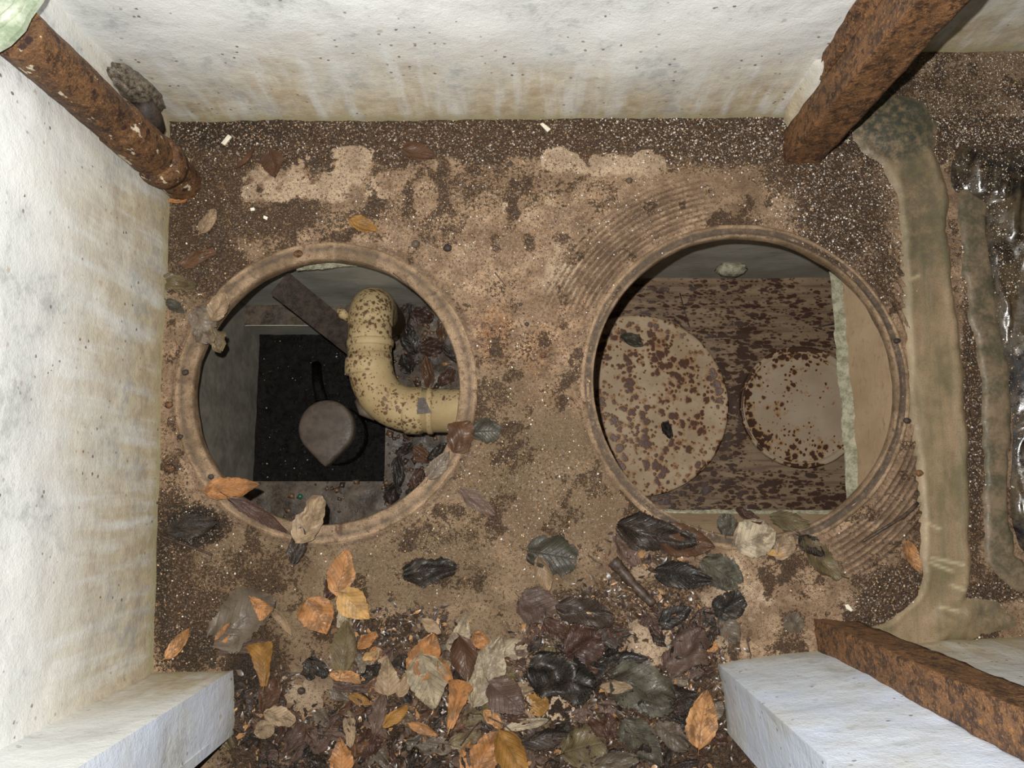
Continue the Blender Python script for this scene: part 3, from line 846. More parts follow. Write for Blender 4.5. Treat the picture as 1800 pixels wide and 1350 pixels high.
def disc(name, cx, cy, rpx, z, mat, th=.014, attrs=None, seed=1, dome=.004):
    c = P(cx, cy, z); r = rpx*(H-z)/F
    V = [(c.x, c.y, z+th+dome)]; Fc = []
    n = 96; rings = [(.25, dome*.95), (.5, dome*.8), (.75, dome*.5), (.94, dome*.1), (.965, .003), (.985, .003), (1.0, 0), (1.0, -th)]
    for k, dz in rings:
        for i in range(n):
            a = 2*math.pi*i/n
            q = 1+(.010*(float(fbm(np.array(i*.25), np.array(.3), seed, 3))-.5) if k > .9 else 0)
            V.append((c.x+r*k*q*math.cos(a), c.y+r*k*q*math.sin(a), z+th+dz))
    for i in range(n): Fc.append((0, 1+i, 1+(i+1) % n))
    for j in range(len(rings)-1):
        for i in range(n):
            a_ = 1+j*n+i; b_ = 1+j*n+(i+1) % n
            Fc.append((a_, a_+n, b_+n, b_))
    at = None
    if attrs: 
        VV = np.array([tuple(v) for v in V]); at = {'spots': attrs(VV[:, 0], VV[:, 1], VV[:, 2])}
    return mesh_obj(name, V, Fc, mat, attrs=at)
o = disc('round_lid', 1118, 712, 160, ZP+.026, M['disc'], th=.016, seed=3)
tag(o, 'large round lid covered in rust spots at the left of the right pit', 'lid')
def sp_small(x, y, z):
    u, v = proj(x, y, z)
    r = np.hypot(u-1406, v-716)
    return np.clip(sstep(60, 105, r)*1.1*(u < 1450)+blob(u, v, 1360, 800, 60, 40, 0, .5)*.8, 0, 1)
o = disc('round_lid', 1406, 716, 107, ZP+.020, M['disc_small'], th=.016, seed=5, attrs=sp_small)
tag(o, 'smaller pale round lid at the right of the right pit floor', 'lid')
# raise thin rim bead on the small lid
c = P(1406, 716, ZP+.04); r = 107*(H-ZP-.036)/F
V, Fc = ring(c, [(r*.90, ZP+.036), (r*.905, ZP+.042), (r*.925, ZP+.043), (r*.93, ZP+.037)], 96)
mesh_obj('rim_bead', [Vector(v)-Vector((0, 0, 0)) for v in V], Fc, M['disc_small'], o, attrs={'spots': [.3]*len(V)})

# cut slab edges seen through the right hole
def cut_face(name, top_px, bot_px, ztop, zbot, mat, n=60, seed=1, jag=4.0, thick=.05, parent=None):
    """sloping cut face: pixel polylines at two heights"""
    V = []; Fc = []
    R_ = 8
    def at(poly, t):
        k = t*(len(poly)-1); i = min(int(k), len(poly)-2); f = k-i
        return (poly[i][0]*(1-f)+poly[i+1][0]*f, poly[i][1]*(1-f)+poly[i+1][1]*f)
    for i in range(n+1):
        t = i/n
        a = at(top_px, t); b = at(bot_px, t)
        j = (float(fbm(np.array(t*22.), np.array(.2), seed, 4))-.5)*2*jag
        dirv = Vector((b[0]-a[0], b[1]-a[1])).normalized()
        b = (b[0]+dirv.x*j, b[1]+dirv.y*j)
        A = P(a[0], a[1], ztop); B = P(b[0], b[1], zbot)
        for r_ in range(R_+1):
            q = A.lerp(B, r_/R_)
            q = q+Vector((0, 0, .004*(float(fbm(np.array(t*9), np.array(r_*.7), seed+5, 3))-.5)))
            V.append(q)
    m = R_+1
    for i in range(n):
        for r_ in range(R_):
            a_ = i*m+r_
            Fc.append((a_, a_+1, a_+1+m, a_+m))
    return mesh_obj(name, V, Fc, mat, parent), V, m
ec = empty('slab_edge', (P(1480, 700, ZE).x, P(1480, 700, ZE).y, ZE))
tag(ec, kind='structure')
cut_face('cut_face', [(1640, 400), (1640, 940)], [(1476, 480), (1484, 560), (1490, 640), (1500, 730), (1504, 800), (1508, 905)], -.03, ZE, M['cut_face'], seed=3, parent=ec)
cut_face('broken_edge', [(1479, 476), (1487, 560), (1493, 640), (1503, 730), (1507, 800), (1511, 905)], [(1458, 470), (1466, 560), (1472, 640), (1480, 730), (1484, 800), (1490, 905)], ZE+.006, ZE-.004, M['cut_edge'], seed=3, jag=6.0, parent=ec)
cut_face('underside', [(1458, 470), (1466, 560), (1472, 640), (1480, 730), (1484, 800), (1490, 905)], [(1590, 480), (1600, 905)], ZE-.012, ZE-.02, M['cut_edge'], seed=3, jag=0, parent=ec)
cut_face('cut_face', [(1120, 960), (1560, 960)], [(1100, 901), (1490, 903)], -.03, ZE+.05, M['cut_face'], seed=6, jag=1, parent=ec)
cut_face('broken_edge', [(1100, 903), (1490, 905)], [(1100, 895), (1490, 897)], ZE+.055, ZE+.045, M['cut_edge'], seed=6, jag=3, parent=ec)

# ------------------------------------------------------------------ steel posts and the rusty pipe
def post(base_px, zt, label, seed, back_shift):
    A, B, C_ = [P(*q) for q in base_px]
    Dp = A+(C_-B)
    e = empty('steel_post', (B.x, B.y, 0)); tag(e, label, 'post')
    V, Fc = rough_box([A, B, C_, Dp], -.004, zt, 90, 10, .006, seed)
    mesh_obj('shaft', V, Fc, M['rust_post'], e, smooth=True)
    return e, A, B, C_
e, A, B, C_ = post([(1377, 232), (1378, 288), (1441, 287)], 1.5, 'rusty square steel post in the upper right, against the back wall corner', 3, 0)
# scab of flaking rust on the wall side of the post
def flake(base, out, z0, z1, w, name, mat, parent, seed, amp=.02):
    V = []; Fc = []; nz = 34; m = 9
    for i in range(nz+1):
        t = i/nz; z = z0+(z1-z0)*t
        ww = w*(.35+.65*math.sin(math.pi*min(1, t*1.1+.02))**.6)*(1+.5*(float(fbm(np.array(t*13), np.array(.1), seed, 3))-.5))
        for j in range(m):
            s_ = j/(m-1)
            hgt = amp*math.sin(math.pi*s_)**.5*(.4+float(fbm(np.array(t*10), np.array(s_*5), seed+2, 3)))
            p = Vector((base.x, base.y, z))+Vector(out[0])*ww*s_+Vector(out[1])*hgt
            V.append(p)
    for i in range(nz):
        for j in range(m-1):
            a_ = i*m+j
            Fc.append((a_, a_+1, a_+1+m, a_+m))
    return mesh_obj(name, V, Fc, mat, parent)
flake(A+Vector((.02, -.004, 0)), (Vector((-.55, .83, 0)), Vector((-.5, -.86, 0))), .22, .80, .075, 'rust_scab', M['rust_post'], e, 4, .022)
flake(A+Vector((.012, -.002, 0)), (Vector((-.6, .8, 0)), Vector((-.5, -.86, 0))), .02, .33, .055, 'mortar_fillet', M['white_back'], e, 9, .006)
post([(1437, 1143), (1430, 1087), (1508, 1092)], 1.5, 'rusty square steel post in the lower right, behind the white wall end', 8, 0)

pc = P(322, 322); rP = 34*S
e = empty('rusty_pipe', (pc.x, pc.y, 0))
tag(e, 'upright round rusty pipe with flecks of old paint in the upper left corner', 'pipe')
V = []; Fc = []; nz = 110; m = 36; zt = .60
for i in range(nz+1):
    z = -.004+(zt+.004)*i/nz
    for k in range(m):
        a = 2*math.pi*k/m
        r = rP+.004*(float(fbm(np.array(k*.5), np.array(z*26), 6, 4))-.5)+(.004 if .17 < z < .30 else 0)
        V.append((pc.x+r*math.cos(a), pc.y+r*math.sin(a), z))
for i in range(nz):
    for k in range(m):
        a_ = i*m+k; b_ = i*m+(k+1) % m
        Fc.append((a_, b_, b_+m, a_+m))
Fc.append(tuple(range(nz*m, nz*m+m)))
mesh_obj('shaft', V, Fc, M['rust_pipe'], e)
# clamp with two ears and a bolt
zc_ = .115
V, Fc = ring(Vector((pc.x, pc.y, 0)), [(rP-.002, zc_-.030), (rP+.007, zc_-.028), (rP+.010, zc_-.01), (rP+.010, zc_+.01), (rP+.007, zc_+.028), (rP-.002, zc_+.030)], 48, .0015, 4)
cl = mesh_obj('clamp_band', V, Fc, M['rust_pipe'], e)
ear = P(243, 292, zc_)
V, Fc = tube([P(282, 290, zc_), P(262, 296, zc_), P(240, 312, zc_-.01), P(222, 304, zc_-.01), P(218, 285, zc_-.01), P(222, 268, zc_), P(245, 262, zc_+.01)], [.012, .015, .017, .016, .014, .013, .010], 12)
mesh_obj('clamp_ear', V, Fc, M['rust_pipe'], e)
V, Fc = tube([P(252, 300, zc_-.02), P(249, 288, zc_+.012), P(248, 284, zc_+.022)], [.013, .012, .008], 8)
mesh_obj('bolt', V, Fc, M['rust_pipe'], e)
V, Fc = tube([P(250, 180, .20), P(262, 205, .16), P(276, 230, .12)], [.022, .026, .018], 10)
mesh_obj('back_ear', V, Fc, M['rust_dark'], e)

def lumpy(c, rx, ry, rz, mat, name, seed=1, n=18, amp=.35, parent=None):
    V = []; Fc = []
    for i in range(n+1):
        th = math.pi*i/n
        for k in range(2*n):
            ph = math.pi*k/n
            s_ = 1+amp*(float(fbm(np.array(3*math.cos(ph)*math.sin(th)+5), np.array(3*math.sin(ph)*math.sin(th)+4*math.cos(th)+9), seed, 4))-.5)
            V.append((c.x+rx*s_*math.sin(th)*math.cos(ph), c.y+ry*s_*math.sin(th)*math.sin(ph), c.z+rz*s_*math.cos(th)))
    m = 2*n
    for i in range(n):
        for k in range(m):
            a_ = i*m+k; b_ = i*m+(k+1) % m
            Fc.append((a_, b_, b_+m, a_+m))
    return mesh_obj(name, V, Fc, mat, parent)
o = lumpy(P(240, 158, .20), .034, .028, .085, M['lump'], 'mortar_lump', 3, 20, .5)
tag(o, 'rough gritty mortar lump in the wall corner behind the rusty pipe', 'mortar lump')

# pale painted bracket end at the very top left
zb = .62
pts = [(-80, 100), (-20, 92), (12, 74), (38, 48), (48, 26), (70, -4), (86, -40), (-80, -40)]
V = []; Fc = []
top = [P(x, y, zb+.03) for x, y in pts]; bot = [P(x, y, zb+.03)-Vector((0, 0, .010)) for x, y in pts]
n = len(pts)
cx_ = sum(top, Vector((0, 0, 0)))/n
inner = [t_.lerp(cx_, .10)+Vector((0, 0, .008)) for t_ in top]
V = bot+top+inner
for i in range(n):
    j = (i+1) % n
    Fc += [(i, j, n+j, n+i), (n+i, n+j, 2*n+j, 2*n+i)]
Fc += [tuple(range(2*n, 3*n)), tuple(range(n-1, -1, -1))]
e = empty('painted_bracket', (top[2].x, top[2].y, zb)); tag(e, 'pale green painted bracket end over the rusty pipe, top left corner', 'bracket')
mesh_obj('plate', V, Fc, M['paint_bracket'], e, smooth=False)
V, Fc = tube([P(-60, 66, zb+.04), P(0, 40, zb+.04), P(30, 14, zb+.04), P(48, -30, zb+.04)], .007, 10)
mesh_obj('edge_bead', V, Fc, M['paint_bracket'], e)

# ------------------------------------------------------------------ the kerb, lip and wet sheeting on the right
def patch(name, px0, px1, py0, py1, hfun, mat, step=.005, parent=None, lim=-.006, attrf=None):
    a = P(px0, py1); b = P(px1, py0)
    gx = np.arange(a.x, b.x, step); gy = np.arange(a.y, b.y, step)
    X, Y = np.meshgrid(gx, gy, indexing='ij')
    u, v = proj(X, Y, np.zeros_like(X))
    Zh = hfun(u, v, X, Y)
    kc = np.maximum.reduce([Zh[:-1, :-1], Zh[1:, :-1], Zh[:-1, 1:], Zh[1:, 1:]]) > lim
    return grid_obj(name, X, Y, np.maximum(Zh, -.02), mat, kc, attrf(u, v) if attrf else None)
def kerb_attr(u, v):
    dk = np.maximum.reduce([blob(u, v, 1575, 225, 80, 62, 0, .3), blob(u, v, 1610, 380, 50, 130, 0, .6)*.5, blob(u, v, 1750, 1080, 50, 30, 0, .5)*.6])
    sc = np.zeros(u.shape)
    for a, b in [((1628, 920), (1650, 930)), ((1634, 980), (1690, 992)), ((1632, 988), (1672, 1004)), ((1670, 1028), (1702, 1040)), ((1648, 1066), (1680, 1073)), ((1600, 492), (1612, 486))]:
        d, t = seg_dist(u, v, [a, b]); sc = np.maximum(sc, np.exp(-(d/2.6)**2))
    d, t = seg_dist(u, v, [(1570, 300), (1585, 420), (1598, 600), (1622, 760), (1626, 1000)]); sc = np.maximum(sc, .28*np.exp(-(d/7)**2))
    return dict(dark=dk, scrape=sc)
def h_kerb(u, v, X, Y):
    path = [(1552, 235), (1590, 262), (1618, 330), (1632, 500), (1646, 700), (1660, 900), (1664, 1020), (1640, 1082), (1590, 1120), (1520, 1150)]
    d, t = seg_dist(u, v, path)
    w = 45+4*np.sin(v/90)+16*(fbm(u/60, v/45, 3, 4)-.5)
    h = .0055*(1-(d/w)**8)+.0035*np.exp(-((d-w*.8)/7)**2)+.003*(fbm(u/16, v/110, 8, 3)-.4)
    hb = .016*(1-(((u-1572)/78)**2+((v-228)/58)**2))+.008*(fbm(u/30, v/30, 5, 3)-.5)
    h2 = .012*(1-(np.hypot(u-1690, v-1120)/70)**2)+.012*(fbm(u/25, v/25, 15, 3)-.5)
    h3 = .014*(1-(np.hypot((u-1690)/90, (v-1085)/36))**2)+.012*(fbm(u/25, v/25, 15, 3)-.5)
    return np.maximum.reduce([h, hb, h3])+.003*(fbm(u/18, v/18, 7, 3)-.5)
o = patch('trim_1', 1480, 1800, 150, 1190, h_kerb, M['kerb'], attrf=kerb_attr); tag(o, kind='structure')
def h_lip(u, v, X, Y):
    path = [(1706, 350), (1716, 470), (1733, 580), (1748, 660), (1750, 760), (1752, 900), (1756, 985), (1790, 1015), (1840, 1022)]
    d, t = seg_dist(u, v, path)
    w = 21+16*(fbm(u/30, v/40, 9, 3)-.3)
    return .008*(1-(d/w)**6)+.004*(fbm(u/18, v/18, 7, 3)-.5)
o = patch('trim_2', 1660, 1880, 310, 1060, h_lip, M['lip'], .004); tag(o, kind='structure')
sheet_edge = [(1690, 285), (1700, 345), (1722, 360), (1726, 450), (1745, 570), (1768, 660), (1772, 760), (1770, 900), (1785, 960), (1830, 1000)]
def h_sheet(u, v, X, Y):
    ex = np.interp(v, [p[1] for p in sheet_edge], [p[0] for p in sheet_edge])
    ins = np.minimum((u-ex)/16, (v-262)/16)
    ins = np.minimum(ins, (1000-v)/20)
    f = sstep(-.6, 1.0, ins)
    fold = np.abs(fbm(u/46+2.5*fbm(u/120, v/160, 4, 2), v/260, 22, 3)-.5)*2.4
    fold2 = np.abs(fbm(u/26, v/90, 27, 2)-.5)*2
    blobh = .018*blob(u, v, 1690, 300, 26, 50, -6, .5)
    return -.015+f*(.018+.050*np.clip(1-fold, 0, 1)**1.6*sstep(0, 3, ins)+.010*(1-fold2)**3)+blobh
o = patch('plastic_sheeting', 1655, 1920, 245, 1020, h_sheet, M['plastic'], .0045)
tag(o, 'crumpled wet black plastic sheeting in the basin at the right edge', 'plastic sheeting')

# ------------------------------------------------------------------ grit, mulch
def surf(x, y):
    return float(floor_z(np.array([x]), np.array([y]))[0])
def scatter(name, N, density, size, zfun, mat, x0, x1, y0, y1, toned, label, cat, seed=1, flat=.7):
    r = np.random.RandomState(seed)
    x = r.uniform(x0, x1, N); y = r.uniform(y0, y1, N)
    u, v = proj(x, y, np.zeros_like(x))
    k = r.uniform(0, 1, N) < density(u, v, x, y)
    x, y, u, v = x[k], y[k], u[k], v[k]
    n = len(x)
    s = size[0]+(size[1]-size[0])*r.uniform(0, 1, n)**3
    z = zfun(x, y)+s*.25
    base = np.array([[1, 0, 0], [0, 1, 0], [-1, 0, 0], [0, -1, 0], [0, 0, 1], [0, 0, -1]], float)
    fc = np.array([[0, 1, 4], [1, 2, 4], [2, 3, 4], [3, 0, 4], [1, 0, 5], [2, 1, 5], [3, 2, 5], [0, 3, 5]])
    V = base[None]*(1+r.uniform(-.3, .3, (n, 6, 1)))
    V = V*np.array([1, 1, flat])*s[:, None, None]
    b = r.uniform(.35, 1.2, n); cb, sb = np.cos(b)[:, None], np.sin(b)[:, None]
    V = np.stack([V[..., 0]*cb-V[..., 2]*sb, V[..., 1]*.85+V[..., 0]*.25, V[..., 0]*sb+V[..., 2]*cb], -1)
    a = r.uniform(0, 6.28, n); c, si = np.cos(a), np.sin(a)
    Xr = V[..., 0]*c[:, None]*1.25-V[..., 1]*si[:, None]; Yr = V[..., 0]*si[:, None]*1.25+V[..., 1]*c[:, None]
    W = np.stack([Xr+x[:, None], Yr+y[:, None], V[..., 2]+z[:, None]], -1).reshape(-1, 3)
    Fq = (fc[None]+(np.arange(n)*6)[:, None, None]).reshape(-1, 3)
    me = bpy.data.meshes.new(name)
    me.vertices.add(len(W)); me.vertices.foreach_set('co', W.astype(np.float32).ravel())
    me.loops.add(Fq.size); me.loops.foreach_set('vertex_index', Fq.astype(np.int32).ravel())
    me.polygons.add(len(Fq)); me.polygons.foreach_set('loop_start', np.arange(0, Fq.size, 3, dtype=np.int32))
    me.update(calc_edges=True)
    at = me.attributes.new('tone', 'FLOAT', 'POINT')
    at.data.foreach_set('value', np.repeat(toned(r, n, u, v), 6).astype(np.float32))
    me.materials.append(mat)
    o = bpy.data.objects.new(name, me); col.objects.link(o)
    tag(o, label, cat, kind='stuff')
    return o
def dens(u, v, x, y):
    m = floor_masks(u, v)
    inl = np.hypot(x-lc.x, y-lc.y) < LRO+.003; inr = np.hypot(x-rc.x, y-rc.y) < RRO+.003
    d = m['grit']*1.0+.07
    d = d*(.35+1.3*vnoise(u/14, v/14, 77))
    return np.where(inl | inr, np.where(inr & (np.hypot(x-rc.x, y-rc.y) > RRI+.006), .12, 0), d)
def tone(r, n, u, v):
    t = r.uniform(0, .70, n)
    t = np.where(r.uniform(0, 1, n) < .20, r.uniform(.7, 1, n), t)  # light share: pale stones, plus wet glints put into the colour
    t = np.where((u > 1050) & (v < 560) & (r.uniform(0, 1, n) < .38), r.uniform(.84, 1, n), t)
    return t
scatter('grit', 92000, dens, (.0007, .0030), floor_z, M['grit'], P(275, 700).x, P(1860, 700).x, P(900, 1180).y, P(900, 205).y, tone,
        'loose grit and small stones strewn over the tan deck', 'grit', 5)
scatter('grit', 5200, lambda u, v, x, y: np.where((x > P(1620, 300).x) & (v > 90), .8, 0)*1.0, (.0007, .0022), floor_z, M['grit'], P(1560, 200).x, P(1860, 200).x, P(900, 255).y, P(900, 98).y, tone,
        'fine grit on the floor by the recessed wall at upper right', 'grit', 6)
def zsheet(x, y):
    u, v = proj(x, y, np.zeros_like(x)); return h_sheet(u, v, x, y)
scatter('grit', 12000, lambda u, v, x, y: np.where(zsheet(x, y) > -.004, np.clip(vnoise(u/26, v/50, 50)*2.4-.7, 0, 1), 0), (.0007, .0026), zsheet, M['grit'], P(1690, 700).x, P(1900, 700).x, P(1700, 1000).y, P(1700, 270).y, tone,
        'grit sprinkled over the wet black plastic sheeting', 'grit', 16)
def zled(x, y): return np.full_like(x, ZL+.004)
scatter('rubble', 2600, lambda u, v, x, y: np.where((x < xs1) & (y > ys0) & (y < ys1), 0, np.where(x > xs1, 1, .22)), (.002, .014), zled, M['grit'], xl+.02, xm-.03, yf+.03, yb-.02,
        lambda r, n, u, v: np.where(r.uniform(0, 1, n) < .04, r.uniform(.45, .7, n), r.uniform(0, .3, n)), 'dark rubble lying on the ledge round the sump', 'rubble', 8)
scatter('sump_glint_specks', 900, lambda u, v, x, y: np.clip(vnoise(x*30, y*30, 5)*1.6-.6, 0, 1), (.0006, .0028), lambda x, y: np.full_like(x, ZS+.004), M['grit'], xl+.01, xs1-.01, ys0+.01, ys1-.01,
        lambda r, n, u, v: np.where(r.uniform(0, 1, n) < .22, 1., r.uniform(0, .3, n)), 'pale specks and painted wet glints on the sump sludge', 'specks', 9)  # white specks carry the glints of the wet sludge as colour

# shredded leaf mould: thousands of small curled flakes in one mesh
def shreds(name, N, density, label, seed, szr=(.004, .016)):
    r = np.random.RandomState(seed)
    x = r.uniform(P(390, 1200).x, P(1330, 1200).x, N); y = r.uniform(-1.0, P(900, 900).y, N)
    u, v = proj(x, y, np.zeros_like(x))
    k = r.uniform(0, 1, N) < density(u, v)
    x, y = x[k], y[k]; n = len(x)
    z = floor_z(x, y)+r.uniform(.000, .006, n)
    L = r.uniform(szr[0], szr[1], n); Wd = L*r.uniform(.25, .7, n)
    a = r.uniform(0, 6.28, n); tilt = r.normal(0, .35, n); roll = r.normal(0, .4, n)
    loc = np.array([[-1, -.6, 0], [0, -1, .25], [1, -.3, 0], [-.9, .5, .1], [0, 1, .3], [1, .4, .0], [-1.0, 0, .15], [1.2, .1, .1], [0, 0, .3]])
    fc = np.array([[0, 1, 8, 6], [6, 8, 4, 3], [1, 2, 7, 8], [8, 7, 5, 4]])
    V = np.repeat(loc[None], n, 0)*(1+r.uniform(-.35, .35, (n, 9, 1)))
    V[..., 0] *= L[:, None]*.5; V[..., 1] *= Wd[:, None]*.5; V[..., 2] *= L[:, None]*.5
    V[..., 2] += V[..., 0]*tilt[:, None]+V[..., 1]*roll[:, None]
    c, s_ = np.cos(a)[:, None], np.sin(a)[:, None]
    W = np.stack([V[..., 0]*c-V[..., 1]*s_+x[:, None], V[..., 0]*s_+V[..., 1]*c+y[:, None], V[..., 2]+z[:, None]], -1).reshape(-1, 3)
    Fq = (fc[None]+(np.arange(n)*9)[:, None, None]).reshape(-1, 4)
    me = bpy.data.meshes.new(name)
    me.vertices.add(len(W)); me.vertices.foreach_set('co', W.astype(np.float32).ravel())
    me.loops.add(Fq.size); me.loops.foreach_set('vertex_index', Fq.astype(np.int32).ravel())
    me.polygons.add(len(Fq)); me.polygons.foreach_set('loop_start', np.arange(0, Fq.size, 4, dtype=np.int32))
    me.update(calc_edges=True)
    at = me.attributes.new('tone', 'FLOAT', 'POINT')
    at.data.foreach_set('value', np.repeat(np.where(r.uniform(0, 1, n) < .08, r.uniform(.42, .72, n), r.uniform(0, .30, n)**1.3), 9).astype(np.float32))
    me.materials.append(M['grit'])
    o = bpy.data.objects.new(name, me); col.objects.link(o); tag(o, label, 'leaf mould', kind='stuff')
def dsh(u, v):
    d = np.maximum.reduce([blob(u, v, 840, 1260, 420, 110, 0, .35), blob(u, v, 1090, 1150, 170, 120, 0, .4), blob(u, v, 880, 1420, 480, 130, 0, .4), blob(u, v, 700, 1110, 110, 40, 0, .5), blob(u, v, 1160, 960, 80, 40, 0, .5)*.5])
    clear = np.maximum.reduce([blob(u, v, 565, 1213, 62, 36, 0, .4), blob(u, v, 1137, 1128, 30, 40, 40, .4), blob(u, v, 968, 1232, 28, 42, 20, .4)])
    return d*(1-clear)
shreds('leaf_mould', 26000, dsh, 'matted shreds of rotted leaf covering the floor of the doorway', 4)

# ------------------------------------------------------------------ leaves
def wprof(kind, t, side, r):
    if kind == 'ovate': w = math.sin(math.pi*t**.80)**.75*(1-.12*t)
    elif kind == 'birch': w = (min(1, t/.18))**.6*(1-t**1.5)**.8 if t < 1 else 0
    elif kind == 'round': w = math.sqrt(max(0, 1-(2*t-1)**2))
    elif kind == 'wedge': w = .22+.78*t if t < .93 else 1.0-(t-.93)*2.5
    elif kind == 'lobed': w = math.sin(math.pi*t**.85)**.6*(.82+.18*math.cos(t*math.pi*5.0+side*.5))
    elif kind == 'torn': w = math.sin(math.pi*t**.9)**.5*(.75+.45*(float(vnoise(np.array(t*5.+r), np.array(side*3.+r), 5))-.3))
    return max(w, .02)
def make_leaf(px, py, Lp, Wp, ang, colr, kind='ovate', curl=.25, fold=.0, crumple=.3, dz=.004, stem=True, label=None, group=None, z=None, seed=None, name='fallen_leaf', tilt=0., cat='leaf'):
    seed = seed if seed is not None else int(px*7+py*13)
    r = random.Random(seed)
    c = P(px, py, 0)
    zb = (surf(c.x, c.y) if z is None else z)+dz
    if z is not None: c = P(px, py, z)
    k = (H-c.z)/F if z is not None else H/F
    L = Lp*k; W = Wp*k
    a = math.radians(ang); ca, sa = math.cos(a), math.sin(a)
    NL, NW = 16, 10
    V = []; uv = []; edg = []
    so = r.random()*50
    ct = math.tan(math.radians(tilt))
    for i in range(NL+1):
        t = i/NL
        xx = (t-.5)*L
        for j in range(NW+1):
            s_ = (j/NW-.5)*2
            side = 1 if s_ > 0 else -1
            w = wprof(kind, t, side, so)*W*.5
            ser = 1+.05*math.sin(t*60+side)*(abs(s_) > .95)+.22*(float(vnoise(np.array(t*4.5+so), np.array(side*2.+so), 23))-.5)*abs(s_)
            if crumple > .6: ser += .16*(float(vnoise(np.array(t*9+so), np.array(side*4.), 3))-.5)*(abs(s_) > .7)
            yy = s_*w*ser
            zz = curl*W*.5*(abs(s_)**1.6)*w/(W*.5) - abs(yy)*0
            zz += fold*abs(yy)
            zz += curl*.28*L*(2*t-1)**2
            zz += .006*W*math.sin((t*8.5-abs(s_)*2.7)*2*math.pi)
            zz += (.12+crumple*.26)*W*((float(fbm(np.array(t*3.2+so), np.array(s_*2.2+so), 11, 3))-.5)*2)
            zz += ct*xx
            zz = max(zz, -.35*dz) if z is None else zz
            V.append((c.x+xx*ca-yy*sa, c.y+xx*sa+yy*ca, zb+zz))
            uv.append((.5+.5*s_*w/(W*.5), t)); edg.append(min(1-abs(s_), 2.2*t, 2.2*(1-t)))
    Fc = []
    m = NW+1
    for i in range(NL):
        for j in range(NW):
            a_ = i*m+j
            Fc.append((a_, a_+m, a_+m+1, a_+1))
    e = mesh_obj(name, [tuple(v) for v in V], Fc, M['leaf_'+colr], uv=uv, attrs={'edge': edg})
    # origin at the leaf
    off = Vector((c.x, c.y, zb))
    e.data.transform(Matrix.Translation(-off)); e.location = off
    if stem:
        mid = [Vector(V[i*m+NW//2])+Vector((0, 0, .0006)) for i in range(0, NL+1, 2)]
        b = mid[0]-(mid[1]-mid[0]).normalized()*L*.10+Vector((-sa, ca, 0))*L*.05*r.uniform(-1, 1)+Vector((0, 0, .001))
        path = [b, b.lerp(mid[0], .5)]+mid
        Vt, Ft = tube(path, [.0009, .0009]+[.0009-.0006*i/len(mid) for i in range(len(mid))], 5)
        mesh_obj('midrib', Vt, Ft, M['leaf_'+colr], e, attrs={'edge': [1.]*len(Vt)})
    tag(e, label, cat, group)
    return e

